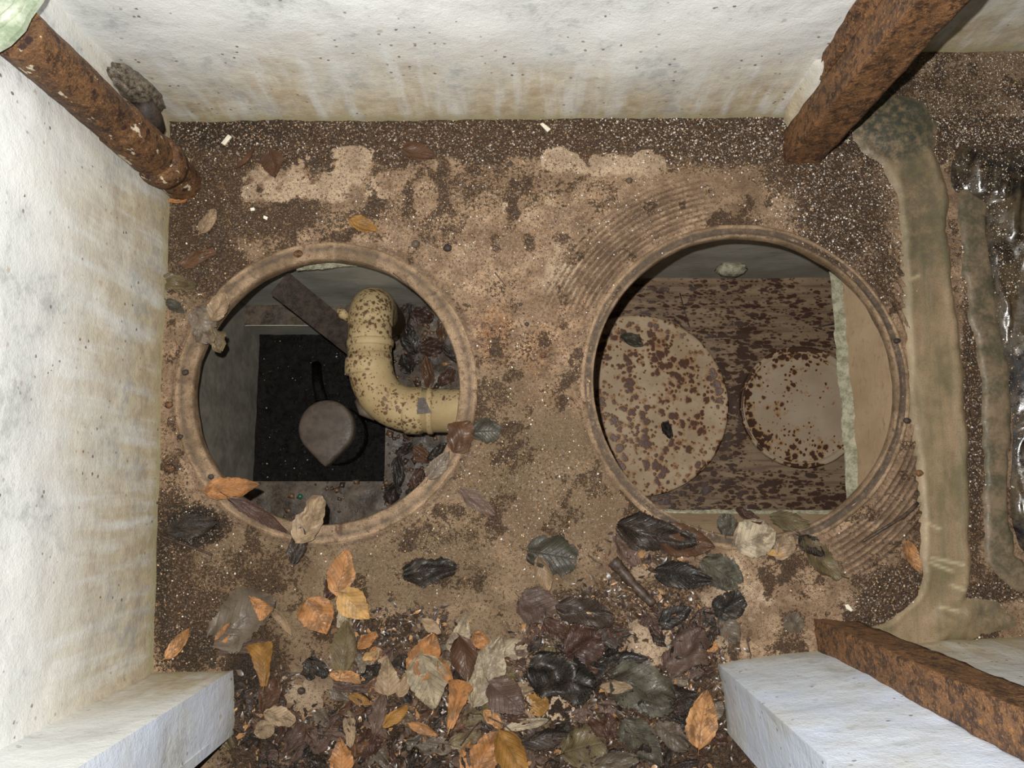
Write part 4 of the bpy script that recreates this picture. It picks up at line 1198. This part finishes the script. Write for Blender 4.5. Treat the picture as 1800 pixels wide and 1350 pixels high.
LEAVES = [
 # px, py, length, width, angle, colour, kind, curl, crumple, dz, label
 (481, 290, 56, 44, -78, 'brown', 'ovate', .30, .3, .005, 'dull brown oval leaf lying below the left end of the back wall'),
 (436, 283, 50, 13, 52, 'brown', 'ovate', .9, .2, .004, 'narrow rolled brown leaf beside the rusty pipe foot'),
 (370, 392, 52, 34, 62, 'tan', 'torn', .35, .5, .005, 'small torn orange-tan leaf between rusty pipe and left hole'),
 (312, 354, 40, 17, 5, 'orange', 'wedge', .3, .3, .004, 'small orange leaf tip at the foot of the rusty pipe'),
 (641, 398, 58, 30, -22, 'ochre', 'ovate', .35, .3, .005, 'ochre oval leaf just above the left hole'),
 (738, 272, 66, 36, -14, 'brown', 'ovate', .3, .4, .005, 'glossy brown leaf at the edge of the grit band below the back wall'),
 (320, 500, 66, 42, -10, 'olive', 'torn', .3, 1., .006, 'crumpled olive-brown leaf against the left wall beside the left hole'),
 (311, 540, 44, 22, -35, 'green', 'ovate', .2, .4, .005, 'small dark green leaf touching the left wall'),
 (362, 576, 78, 62, -60, 'grey', 'torn', .15, .7, .012, 'wet grey leaf hanging over the upper left rim of the left hole'),
 (385, 600, 50, 40, -70, 'olive', 'lobed', .2, .8, .010, 'ragged olive scrap of leaf poking over the left rim'),
 (391, 543, 56, 44, 70, 'tan', 'torn', .3, .3, .016, 'torn orange-tan leaf on the upper left rim of the left hole'),
 (413, 857, 100, 42, 6, 'orange', 'ovate', .25, .5, .014, 'long orange-brown leaf lying over the lower left rim of the left hole'),
 (460, 905, 130, 28, -30, 'red', 'ovate', .3, .5, .008, 'wet dark red-brown leaf strip along the lower left rim'),
 (340, 925, 96, 54, 10, 'black', 'torn', .15, 1., .006, 'black rotting leaf in the dirt by the left wall'),
 (549, 912, 92, 56, 62, 'tan', 'torn', .3, .7, .018, 'pale pinkish tattered leaf sticking up at the bottom of the left hole'),
 (527, 958, 66, 42, 80, 'dark', 'torn', .3, .6, .012, 'dark brown leaf just below the tattered pale leaf'),
 (812, 768, 62, 56, 60, 'brown', 'torn', .2, .7, .010, 'rust-brown leaf on the right rim of the left hole'),
 (855, 758, 56, 46, 0, 'green', 'round', .1, .9, .005, 'grey-green decayed leaf patch to the right of the left hole'),
 (772, 818, 62, 34, 52, 'grey', 'ovate', .2, .4, .012, 'grey tan leaf lying along the lower right rim of the left hole'),
 (838, 882, 84, 36, -35, 'mauve', 'torn', .15, .7, .005, 'purple-brown wet leaf right of the lower rim of the left hole'),
 (604, 1005, 80, 50, 78, 'orange', 'ovate', .35, .2, .008, 'bright orange leaf with its tip pointing up at the left hole'),
 (590, 1025, 60, 40, 60, 'red', 'torn', .2, .6, .004, 'dark stained leaf tucked behind the bright orange pointed leaf'),
 (563, 1080, 68, 60, -60, 'orange', 'ovate', .45, .4, .012, 'cupped bright orange leaf left of the golden leaf'),
 (627, 1061, 70, 52, -40, 'gold', 'ovate', .35, .3, .016, 'pale golden leaf, the lightest one under the left hole'),
 (606, 1075, 50, 30, -80, 'pale', 'wedge', .3, .5, .006, 'small pale leaf between the orange and golden leaves'),
 (757, 1001, 100, 56, 8, 'black', 'torn', .45, 1., .008, 'wrinkled blue-black leaf alone below the left hole'),
 (971, 975, 96, 70, -10, 'green', 'round', .08, .9, .004, 'flat grey-green rotted leaf under the small pale curled leaf'),
 (955, 1006, 60, 32, -72, 'tan', 'torn', .7, .3, .010, 'small pale pinkish leaf curled on a grey-green one'),
 (432, 1083, 132, 104, 35, 'grey', 'torn', .2, .6, .010, 'large grey-brown leaf near the left wall, with an orange corner'),
 (463, 1063, 42, 34, -45, 'orange', 'wedge', .2, .2, .020, 'orange upturned flap on the large grey-brown leaf'),
 (400, 1112, 46, 22, 60, 'orange', 'ovate', .3, .3, .020, 'thin orange leaf lying across the large grey-brown leaf'),
 (500, 1090, 60, 16, -50, 'tan', 'ovate', .6, .3, .012, 'narrow tan curled leaf at the right side of the large grey-brown leaf'),
 (432, 1135, 90, 34, 10, 'mauve', 'torn', .15, .8, .008, 'mauve ragged leaf below the large grey-brown leaf'),
 (469, 1162, 72, 50, 97, 'ochre', 'wedge', .35, .1, .018, 'ochre fan-shaped leaf beside the left white wall end'),
 (321, 1127, 64, 26, 52, 'orange', 'ovate', .6, .3, .010, 'folded orange leaf in the corner by the left wall'),
 (752, 1147, 82, 58, 70, 'orange', 'ovate', .35, .4, .016, 'orange leaf partly under the big pale veined leaf'),
 (757, 1188, 92, 68, -75, 'pale', 'ovate', .3, .2, .022, 'big pale veined leaf in the middle of the heap'),
 (686, 1180, 66, 48, 92, 'tan', 'birch', .15, .3, .018, 'flat tan birch leaf with its tip pointing up'),
 (715, 1195, 44, 24, 70, 'tan', 'torn', .3, .4, .014, 'small tan leaf between birch leaf and big pale leaf'),
 (805, 1225, 78, 44, 76, 'orange', 'wedge', .5, .2, .030, 'bright orange folded leaf pointing down in the middle of the heap'),
 (812, 1112, 70, 46, 75, 'pale', 'birch', .2, .4, .018, 'pale leaf standing up at the top edge of the heap'),
 (818, 1150, 76, 46, -80, 'brown', 'ovate', .45, .3, .020, 'shiny orange-brown leaf under the pale upstanding leaf'),
 (848, 1123, 40, 26, -40, 'orange', 'ovate', .4, .3, .018, 'small pink-orange leaf at the top right of the heap'),
 (788, 1172, 50, 20, -60, 'orange', 'ovate', .6, .2, .026, 'thin orange rolled leaf above the folded orange leaf'),
 (760, 1098, 40, 22, -35, 'tan', 'torn', .3, .5, .012, 'little tan leaf scrap in the dark patch above the heap'),
 (858, 1172, 120, 60, 68, 'pale', 'torn', .25, 1., .018, 'long crumpled buff leaf right of the folded orange leaf'),
 (843, 1235, 80, 50, 50, 'olive', 'torn', .15, .7, .012, 'limp olive-buff leaf below the crumpled buff leaf'),
 (891, 1215, 78, 64, -40, 'mauve', 'ovate', .2, .15, .022, 'broad pinkish brown leaf with clear ribs'),
 (868, 1254, 42, 26, -40, 'orange', 'torn', .4, .4, .018, 'pink-orange leaf tip below the broad ribbed leaf'),
 (900, 1140, 60, 44, 0, 'pale', 'torn', .1, .6, .008, 'thin greyish buff leaf at the right side of the crumpled one'),
 (609, 1132, 92, 52, 85, 'olive', 'ovate', .3, .3, .012, 'olive-tan veined leaf below the cupped orange leaf'),
 (648, 1122, 40, 24, 40, 'orange', 'torn', .3, .5, .012, 'small rusty orange scrap right of the olive-tan leaf'),
 (616, 1184, 62, 22, -8, 'orange', 'torn', .3, .5, .012, 'pinkish orange leaf edge above the cream bare patch'),
 (622, 1200, 70, 34, -5, 'mauve', 'torn', .15, .7, .006, 'dull mauve leaf just above the cream bare patch'),
 (655, 1147, 28, 16, 30, 'gold', 'lobed', .3, .5, .014, 'tiny cream star-like leaf scrap'),
 (603, 1219, 44, 30, -25, 'grey', 'birch', .1, .3, .008, 'small blue-grey leaf on the cream bare patch'),
 (640, 1222, 42, 18, -20, 'ochre', 'ovate', .4, .2, .012, 'small bright ochre leaf right of the blue-grey one'),
 (625, 1240, 46, 30, 10, 'brown', 'torn', .3, .5, .008, 'brown leaf below the small ochre leaf'),
 (671, 1247, 70, 36, 82, 'mauve', 'lobed', .2, .5, .014, 'pinkish upright lobed leaf below the birch leaf'),
 (700, 1250, 54, 24, 40, 'ochre', 'torn', .4, .4, .012, 'ochre strip of leaf right of the pinkish lobed leaf'),
 (748, 1273, 54, 18, -22, 'orange', 'ovate', .5, .2, .014, 'slim orange leaf low in the heap'),
 (757, 1303, 84, 44, -5, 'grey', 'lobed', .12, .7, .008, 'grey-blue decayed leaf near the bottom of the picture'),
 (605, 1318, 56, 46, 95, 'orange', 'birch', .15, .2, .014, 'flat orange-tan leaf at the bottom, left of the heap'),
 (824, 1320, 54, 30, 75, 'orange', 'torn', .3, .3, .012, 'orange leaf at the bottom edge, left of the two shiny ones'),
 (858, 1308, 74, 50, 60, 'orange', 'ovate', .35, .3, .018, 'shiny orange leaf at the bottom edge, left of its larger twin'),
 (902, 1316, 96, 52, -62, 'ochre', 'ovate', .4, .2, .024, 'large shiny amber leaf at the bottom edge'),
 (820, 1290, 60, 34, 20, 'olive', 'torn', .2, .5, .010, 'olive leaf scrap above the bottom orange leaves'),
 (655, 1300, 40, 70, 0, 'red', 'torn', .2, .8, .008, 'dark red-brown leaf lying upright in the lower heap'),
 (621, 1272, 60, 24, -85, 'tan', 'torn', .3, .6, .010, 'buff leaf shred in the dark lower part of the heap'),
 (948, 1068, 84, 74, -30, 'mauve', 'round', .12, .2, .008, 'round purple-brown ribbed leaf above the heap'),
 (1027, 1073, 104, 58, -10, 'dark', 'torn', .2, 1., .010, 'crumpled charcoal leaf right of the round purple-brown leaf'),
 (1024, 1130, 72, 64, 30, 'red', 'round', .25, .5, .014, 'dark red-brown rounded leaf in the right of the heap'),
 (985, 1182, 122, 104, -20, 'black', 'torn', .3, 1., .016, 'big crumpled black leaf beside the ochre round leaf'),
 (1040, 1170, 66, 50, 30, 'black', 'torn', .3, 1., .012, 'small black crumpled leaf right of the big black one'),
 (943, 1233, 42, 40, 20, 'ochre', 'round', .2, .2, .012, 'small round ochre leaf below the big black leaf'),
 (953, 1290, 104, 34, 8, 'dark', 'torn', .5, .5, .012, 'long dark purple curled leaf near the bottom'),
 (925, 1265, 76, 22, 12, 'pale', 'torn', .3, .6, .008, 'pale buff strip of leaf above the long dark curled leaf'),
 (1078, 1115, 56, 36, 15, 'dark', 'torn', .3, .8, .010, 'dark leaf scrap above the blue-black leaf'),
 (1090, 1158, 92, 40, 8, 'black', 'ovate', .2, .5, .014, 'blue-black glossy leaf over the big grey-green leaf'),
 (1124, 1204, 118, 88, -20, 'green', 'round', .10, .8, .018, 'big round grey-green slimy leaf in the right of the heap'),
 (1183, 1080, 66, 42, 25, 'black', 'ovate', .15, .3, .008, 'smooth black oval leaf above the right wall end'),
 (1145, 1090, 56, 42, -70, 'red', 'torn', .2, .6, .008, 'dark red leaf left of the smooth black oval leaf'),
 (1158, 1115, 44, 40, -50, 'dark', 'torn', .2, .6, .008, 'dark scrap under the dark red leaf'),
 (1199, 1138, 98, 76, 50, 'mauve', 'torn', .25, .6, .016, 'large purple-brown folded leaf near the right wall end'),
 (1278, 1062, 64, 50, 25, 'black', 'round', .2, .5, .008, 'black shiny round leaf at the right of the leaf trail'),
 (1276, 1103, 56, 46, -60, 'grey', 'torn', .1, .7, .005, 'grey blurred leaf below the black shiny round leaf'),
 (1245, 1133, 24, 18, 10, 'orange', 'torn', .2, .3, .014, 'tiny orange leaf bit near the right wall end'),
 (1238, 1078, 40, 26, 10, 'mauve', 'round', .1, .3, .004, 'small mauve leaf left of the black shiny round leaf'),
 (1228, 1255, 96, 56, 80, 'orange', 'ovate', .25, .5, .018, 'large orange-brown leaf by the right white wall end'),
 (1183, 1230, 80, 60, 20, 'dark', 'torn', .2, .8, .010, 'dark wet leaf left of the large orange-brown leaf'),
 (1024, 1306, 80, 74, 10, 'olive', 'round', .12, .8, .012, 'round olive-grey leaf at the bottom, right of the amber leaf'),
 (1125, 1298, 104, 62, -50, 'green', 'ovate', .15, .7, .012, 'long dark green leaf at the bottom right of the heap'),
 (1178, 1285, 70, 50, -40, 'grey', 'torn', .2, .6, .012, 'grey-brown leaf between the dark green and orange-brown leaves'),
 (1080, 1330, 80, 40, 10, 'grey', 'torn', .1, .7, .012, 'pale grey leaf at the bottom edge below the dark green leaf'),
 (1150, 938, 150, 78, -12, 'dark', 'torn', .3, 1., .012, 'large crumpled dark leaf on the lower left rim of the right hole'),
 (1200, 950, 100, 60, -10, 'brown', 'ovate', .25, .6, .010, 'brown leaf showing from under the large crumpled dark leaf'),
 (1100, 965, 70, 40, -55, 'mauve', 'torn', .2, .8, .006, 'purple edge of leaf left of the large crumpled dark leaf'),
 (1197, 1010, 108, 54, -8, 'black', 'ovate', .25, .6, .012, 'wet black leaf below the large crumpled dark leaf'),
 (1265, 1005, 84, 60, -30, 'green', 'round', .1, .8, .006, 'pale green-grey filmy leaf below the right hole'),
 (1274, 921, 40, 36, 80, 'green', 'round', .15, .4, .012, 'small grey-green round leaf on the rim of the right hole'),
 (1322, 945, 72, 64, 20, 'pale', 'round', .15, .5, .014, 'pale grey-buff rounded leaf on the rim of the right hole'),
 (1312, 906, 56, 20, -28, 'red', 'torn', .5, .6, .014, 'red-brown curl of leaf sticking up over the right pit'),
 (1385, 915, 76, 34, -10, 'olive', 'torn', .2, .9, .008, 'olive ragged leaf right of the pale rounded leaf'),
 (1357, 971, 32, 12, -12, 'gold', 'ovate', .3, .1, .008, 'bright cream leaf tip below the right hole'),
 (1375, 960, 50, 40, 60, 'tan', 'torn', .1, .6, .004, 'thin tan leaf right of the bright cream leaf tip'),
 (1436, 978, 98, 50, -50, 'olive', 'torn', .5, .5, .010, 'dark olive folded leaf below right of the right hole'),
 (1420, 958, 54, 34, -40, 'dark', 'ovate', .4, .3, .014, 'dark upper half of a folded leaf at the right hole'),
 (1597, 978, 60, 26, -66, 'orange', 'ovate', .45, .1, .012, 'orange-brown glossy leaf with a stalk beside the kerb'),
 (1394, 1095, 38, 34, 0, 'grey', 'round', .1, .3, .004, 'round blue-grey leaf left of the lower right post'),
 (400, 1290, 50, 30, -60, 'olive', 'torn', .2, .6, .008, 'olive leaf beside the foot of the left white wall end'),
 (470, 1278, 36, 30, 20, 'tan', 'round', .1, .3, .008, 'small round buff leaf in the left of the doorway'),
 (498, 1254, 56, 36, -15, 'tan', 'torn', .15, .5, .010, 'buff torn leaf left of the cream bare patch'),
 (480, 1215, 60, 40, 70, 'brown', 'torn', .2, .6, .008, 'brown leaf below the ochre fan-shaped leaf'),
 (525, 1290, 60, 36, 60, 'mauve', 'torn', .2, .7, .010, 'mauve ragged leaf in the dark left of the heap'),
 (350, 455, 70, 30, 20, 'brown', 'torn', .1, .8, .003, 'flat brown leaf scrap above the left rim of the left hole'),
 (1110, 598, 24, 50, 70, 'green', 'ovate', .3, .5, .006, 'greenish leaf lying on the large rust-spotted lid'),
 (1172, 756, 34, 24, -70, 'black', 'torn', .4, .6, .006, 'black leaf scrap on the large rust-spotted lid'),
]
for L_ in LEAVES:
    px, py, ln, wd, an, cl_, kd, cu, cr, dz, lab = L_
    z = None
    if 'rust-spotted lid' in lab: z = ZP+.050
    if 'bent pipe' in lab: z = zp+rp+.002
    make_leaf(px, py, ln, wd, an, cl_, kd, cu, 0, cr, dz, stem=(ln > 38 and 'torn' not in kd) or kd == 'birch', label=lab, z=z)
# smaller leaves matted under and between the named ones
MARKS = [(469, 1162, 'ochre fan-shaped leaf'), (565, 1215, 'cream bare patch'), (609, 1132, 'olive-tan veined leaf'), (686, 1180, 'flat tan birch leaf'), (757, 1188, 'big pale veined leaf'),
 (805, 1225, 'orange folded leaf'), (818, 1140, 'pale upstanding leaf'), (858, 1172, 'crumpled buff leaf'), (891, 1215, 'broad ribbed leaf'), (671, 1247, 'pinkish lobed leaf'),
 (748, 1273, 'slim low orange leaf'), (757, 1303, 'grey-blue decayed leaf'), (605, 1318, 'orange-tan leaf at the bottom'), (902, 1316, 'amber leaf at the bottom'), (985, 1182, 'big crumpled black leaf'),
 (1024, 1130, 'dark red-brown rounded leaf'), (943, 1233, 'small round ochre leaf'), (953, 1290, 'long dark purple curled leaf'), (1024, 1306, 'round olive-grey leaf'), (1124, 1204, 'big round grey-green leaf'),
 (1125, 1298, 'long dark green leaf'), (1228, 1255, 'large orange-brown leaf'), (1199, 1138, 'large purple-brown folded leaf'), (1183, 1080, 'smooth black oval leaf'), (498, 1254, 'buff torn leaf'),
 (948, 1068, 'round purple-brown ribbed leaf'), (1078, 1115, 'dark scrap by the blue-black leaf'), (700, 1130, 'dark patch above the heap'), (440, 1330, 'left wall end'), (530, 1330, 'mauve ragged leaf')]
SHADE = dict(dark='dark', black='black', red='dark red', mauve='purple-brown', brown='brown', olive='olive', tan='buff', grey='grey', green='grey-green', orange='orange', ochre='ochre', pale='pale')
FORM = dict(ovate='pointed', torn='torn', lobed='lobed', birch='broad-based')
def where(px, py):
    m = min(MARKS, key=lambda q: (q[0]-px)**2+(q[1]-py)**2)
    dx, dy = px-m[0], py-m[1]
    if math.hypot(dx, dy) < 16: return 'half under the '+m[2]
    if abs(dx) > abs(dy)*2: return ('right of the ' if dx > 0 else 'left of the ')+m[2]
    if abs(dy) > abs(dx)*2: return ('below the ' if dy > 0 else 'above the ')+m[2]
    return ('below and ' if dy > 0 else 'above and ')+('right of the ' if dx > 0 else 'left of the ')+m[2]
used_lab = {}
cnt = 0
rr_ = random.Random(5)
while cnt < 210:
    px = rr_.uniform(425, 1255); py = rr_.uniform(1085, 1350)
    if blob(np.array(px), np.array(py), 850, 1265, 440, 120, 0, .3) < .3 and blob(np.array(px), np.array(py), 1090, 1150, 170, 130, 0, .3) < .3: continue
    if any(math.hypot((px-a_)/b_, (py-c_)/d_) < 1 for a_, c_, b_, d_ in [(560, 1215, 66, 42), (1135, 1125, 44, 44), (965, 1228, 36, 46)]): continue
    dark = rr_.random() < (.8 if px < 560 or px > 930 else .6)
    cl_ = rr_.choice(['dark', 'black', 'red', 'dark', 'mauve']) if dark else rr_.choice(['brown', 'olive', 'brown', 'mauve', 'tan', 'grey', 'orange'])
    kd = rr_.choice(['ovate', 'torn', 'torn', 'lobed', 'birch'])
    base = 'small %s %s leaf ' % (SHADE[cl_], FORM[kd])
    w_ = where(px, py)
    opts = [base+w_, 'small curled %s leaf ' % SHADE[cl_]+w_, 'small %s leaf scrap ' % SHADE[cl_]+w_, base+'close '+w_]
    lab = next((q for q in opts if q not in used_lab), None)
    cu = .45 if lab and 'curled' in lab else rr_.uniform(.1, .35)
    if lab is None: cnt += 0; continue
    used_lab[lab] = 1
    make_leaf(px, py, rr_.uniform(26, 56), rr_.uniform(16, 36), rr_.uniform(0, 360), cl_, kd, cu, 0, rr_.uniform(.4, 1.), rr_.uniform(.002, .010),
              stem=False, label=lab, group='small leaves matted in the doorway heap', seed=cnt+900)
    cnt += 1
# leaves down on the ledge
spots_ = [(712, 560), (745, 556), (780, 575), (722, 598), (760, 610), (792, 622), (716, 640), (752, 655), (786, 664), (712, 790), (742, 800), (700, 830), (735, 842), (770, 796), (690, 868), (722, 880)]
names_ = ['shrivelled dark', 'folded dark red', 'flat brown', 'torn black', 'small dark red', 'flat dark', 'folded black', 'torn brown', 'shrivelled red', 'torn dark', 'folded brown', 'shrivelled black', 'flat dark red', 'small black', 'small dark', 'flat black']
for i, ((px, py), nm) in enumerate(zip(spots_, names_)):
    lc_ = 'red' if 'red' in nm else nm.split()[-1]
    make_leaf(px, py, rr_.uniform(34, 66), rr_.uniform(24, 44), rr_.uniform(0, 360), lc_, 'torn', .08, 0, .7, .006, stem=False,
              label='dim %s leaf on the ledge %s' % (nm, 'behind the bent pipe' if py < 700 else 'in front of the bent pipe'), group='leaves on the ledge under the left hole', z=ZL+.016, seed=i+400)

# ------------------------------------------------------------------ twigs, chips, stones
def twig(pts, rad, label, z=.006, colr='twig', name='twig', cat='twig', n=8):
    path = []
    for i, q in enumerate(pts):
        zz = z if len(q) < 3 else q[2]
        w_ = P(q[0], q[1], 0); path.append(Vector((w_.x, w_.y, surf(w_.x, w_.y)+zz)))
    # resample smoothly
    fine = []
    for i in range(len(path)-1):
        for k in range(4): fine.append(path[i].lerp(path[i+1], k/4))
    fine.append(path[-1])
    R_ = [rad*(.75+.5*float(vnoise(np.array(i*.9), np.array(pts[0][0]), 2)))*(1-.35*i/len(fine)) for i in range(len(fine))]
    V, Fc = tube(fine, R_, n)
    o = mesh_obj(name, V, Fc, M[colr]); tag(o, label, cat); return o
twig([(1613, 884), (1585, 908), (1560, 922), (1535, 940), (1516, 951)], .0042, 'straight dark twig pointing up-right between the right hole and kerb')
twig([(1076, 985), (1090, 1000), (1108, 1022), (1125, 1040), (1146, 1060)], .0125, 'thick black decayed stick below the left end of the right hole', .008, n=10)
twig([(286, 942), (320, 955), (350, 965), (375, 975)], .003, 'thin brown twig in the dirt beside the left wall')
twig([(270, 882), (300, 888), (330, 886)], .0025, 'short thin twig against the left wall below the left hole')
twig([(692, 482), (705, 492), (720, 506), (716, 498)], .0014, 'thin dark curl of root on the top right rim of the left hole', .010)
twig([(848, 1255), (835, 1268), (822, 1285), (812, 1300)], .0014, 'thin dark stalk slanting through the heap, left of the amber leaf', .026)
twig([(862, 1250), (885, 1262), (905, 1278), (930, 1290)], .0014, 'thin dark stalk running right of the broad ribbed leaf', .028)
twig([(812, 1345), (840, 1341), (870, 1343)], .0015, 'pale green stalk along the bottom edge', .022)
twig([(1312, 1185-60), (1318, 1150), (1316, 1160)], .0018, 'short dark stub standing by the right white wall end', .004)
twig([(1300, 893), (1306, 905), (1322, 915)], .0022, 'small red-brown stalk poking over the right pit edge', .014)
twig([(380, 520), (386, 500), (388, 492)], .002, 'pale stub of stalk above the left hole rim', .006)
twig([(1395, 930), (1410, 945), (1424, 958)], .0022, 'dark stalk of the folded olive leaf at the right hole', .012)
twig([(1455, 1008), (1475, 1012), (1490, 1016)], .002, 'short stalk right of the folded olive leaf', .006)
twig([(690, 1215), (688, 1230), (687, 1248)], .0011, 'thin stalk of the tan birch leaf', .018)
twig([(870, 480), (880, 492), (890, 505)], .0016, 'short black sliver on the deck between the two holes', .003)
twig([(1034, 975), (1045, 985), (1058, 992)], .0018, 'little dark sliver right of the grey-green rotted leaf', .003)

def chip(pts, h, label, mat='chip', z=.004, name='paint_chip', cat='chip'):
    n = len(pts)
    W = [P(x, y) for x, y in pts]; zz = surf(W[0].x, W[0].y)+z
    c = sum(W, Vector((0, 0, 0)))/n
    V = [(w_.x, w_.y, zz-.001) for w_ in W]+[(w_.x, w_.y, zz+h*.8) for w_ in W]+[(c.x+(w_.x-c.x)*.7, c.y+(w_.y-c.y)*.7, zz+h) for w_ in W]
    Fc = []
    for i in range(n):
        j = (i+1) % n
        Fc += [(i, j, n+j, n+i), (n+i, n+j, 2*n+j, 2*n+i)]
    Fc += [tuple(range(2*n, 3*n)), tuple(range(n-1, -1, -1))]
    o = mesh_obj(name, V, Fc, M[mat], smooth=False); tag(o, label, cat)
chip([(391, 254), (403, 239), (409, 243), (397, 258)], .004, 'cream rectangular chip in the dark dirt right of the rusty pipe')
chip([(949, 221), (954, 219), (968, 230), (962, 235)], .004, 'white rectangular chip in the grit under the middle of the back wall')
chip([(1482, 1062), (1488, 1061), (1496, 1071), (1493, 1074), (1485, 1069)], .004, 'small white husk by the lower right post', name='seed_husk', cat='husk')
chip([(441, 367), (448, 366), (449, 371), (442, 372)], .002, 'tiny cream flake above the left hole')
chip([(465, 380), (472, 383), (470, 388), (464, 385)], .002, 'tiny cream crumb right of the other flake above the left hole')
chip([(898, 284), (903, 289), (898, 293), (888, 291)], .003, 'little dark green scrap on the deck below the grit band', mat='twig', name='bark_scrap', cat='bark')
zq = zp+rp+.001
W = [P(x, y, zq) for x, y in [(735, 700), (746, 699), (759, 726), (733, 728)]]
o = mesh_obj('dark_flake', W+[w_+Vector((0, 0, .004)) for w_ in W], [(3, 2, 1, 0), (4, 5, 6, 7), (0, 1, 5, 4), (1, 2, 6, 5), (2, 3, 7, 6), (3, 0, 4, 7)], M['twig'], smooth=False)
tag(o, 'black four-sided flake stuck on the bent pipe', 'flake')
def stone(px, py, r, label, mat='twig', z=0.0, name='pebble'):
    w_ = P(px, py)
    o = lumpy(Vector((w_.x, w_.y, surf(w_.x, w_.y)+r*.4+z)), r, r*.85, r*.7, M[mat], name, int(px), 6, .4)
    tag(o, label, 'pebble')
stone(926, 570, .0050, 'dark green pebble in the middle of the deck between the holes')
stone(915, 535, .0042, 'small black pebble above the dark green pebble')
stone(1518, 377, .0070, 'black pebble in the gravel at the upper right of the right hole')
stone(1617, 832, .0100, 'rust-brown pebble right of the right hole, by the kerb', 'rust_post')
stone(522, 353, .0048, 'round black bead-like pebble above the left hole')
stone(1575, 600, .0075, 'dark clot on the right rim of the right hole', 'rust_dark', .003)
stone(1592, 740, .0080, 'dark red clot below it on the right rim of the right hole', 'rust_dark', .002)
stone(955, 625, .0080, 'orange rust nodule on the deck between the holes', 'rust_pipe')
stone(787, 442-5, .0100, 'dark clod of dirt on the deck above the left hole', 'rust_dark')
stone(731, 430, .0100, 'grey-black clod on the deck at the top right of the left hole', 'ledge')
stone(1106, 318, .0080, 'dark mossy clod above the ribbed part of the deck', 'ledge')
w_ = P(530, 873, ZL)
o = lumpy(Vector((w_.x, w_.y, ZL+.014)), .008, .008, .008, M['glass_bead'], 'glass_bead', 5, 8, .1)
tag(o, 'small green glass bead on the ledge in front of the sump', 'bead')
w_ = P(1285, 463, -.60)
o = lumpy(Vector((w_.x, yb2-.012, -.60)), .045, .022, .035, M['cut_edge'], 'mortar_dab', 7, 12, .5)
tag(o, 'rounded dab of mortar on the grey wall inside the right pit', 'mortar dab')
def ledge_twig(pts, rad, z, label):
    path = [P(x, y, z) for x, y in pts]
    V, Fc = tube(path, rad, 6)
    o = mesh_obj('twig', V, Fc, M['twig']); tag(o, label, 'twig')
ledge_twig([(1195, 515), (1203, 545), (1212, 575)], .002, ZP+.008, 'thin black stalk on the pit floor above the large rust-spotted lid')
ledge_twig([(1434, 577), (1450, 572), (1474, 568)], .0025, ZP+.012, 'short black twig reaching the broken slab edge in the right pit')
ledge_twig([(1222, 600), (1205, 580), (1185, 560)], .002, ZP+.012, 'thin curved black stalk by the top edge of the large lid')
for (cx_, cy_, r_, wh_) in [(327, 655, .008, 'upper left side'), (298, 712, .009, 'far left side, next to the wall'), (318, 768, .007, 'lower left side'), (300, 823, .012, 'lower left, wide and low'), (525, 447, .010, 'top, under the pale floor patch'), (372, 838, .007, 'bottom left, beside the long orange-brown leaf')]:
    stone(cx_, cy_, r_, 'rusty clot of dirt on the left ring, '+wh_, 'rust_pipe' if r_ > .0085 else 'rust_dark', .0005, 'dirt_clot')
stone(531, 1213, .0085, 'black oval seed on the cream bare patch in the doorway', 'twig', .002, 'seed')
stone(585, 1220, .0065, 'dark green-black seed at the right side of the cream bare patch', 'twig', .002, 'seed')
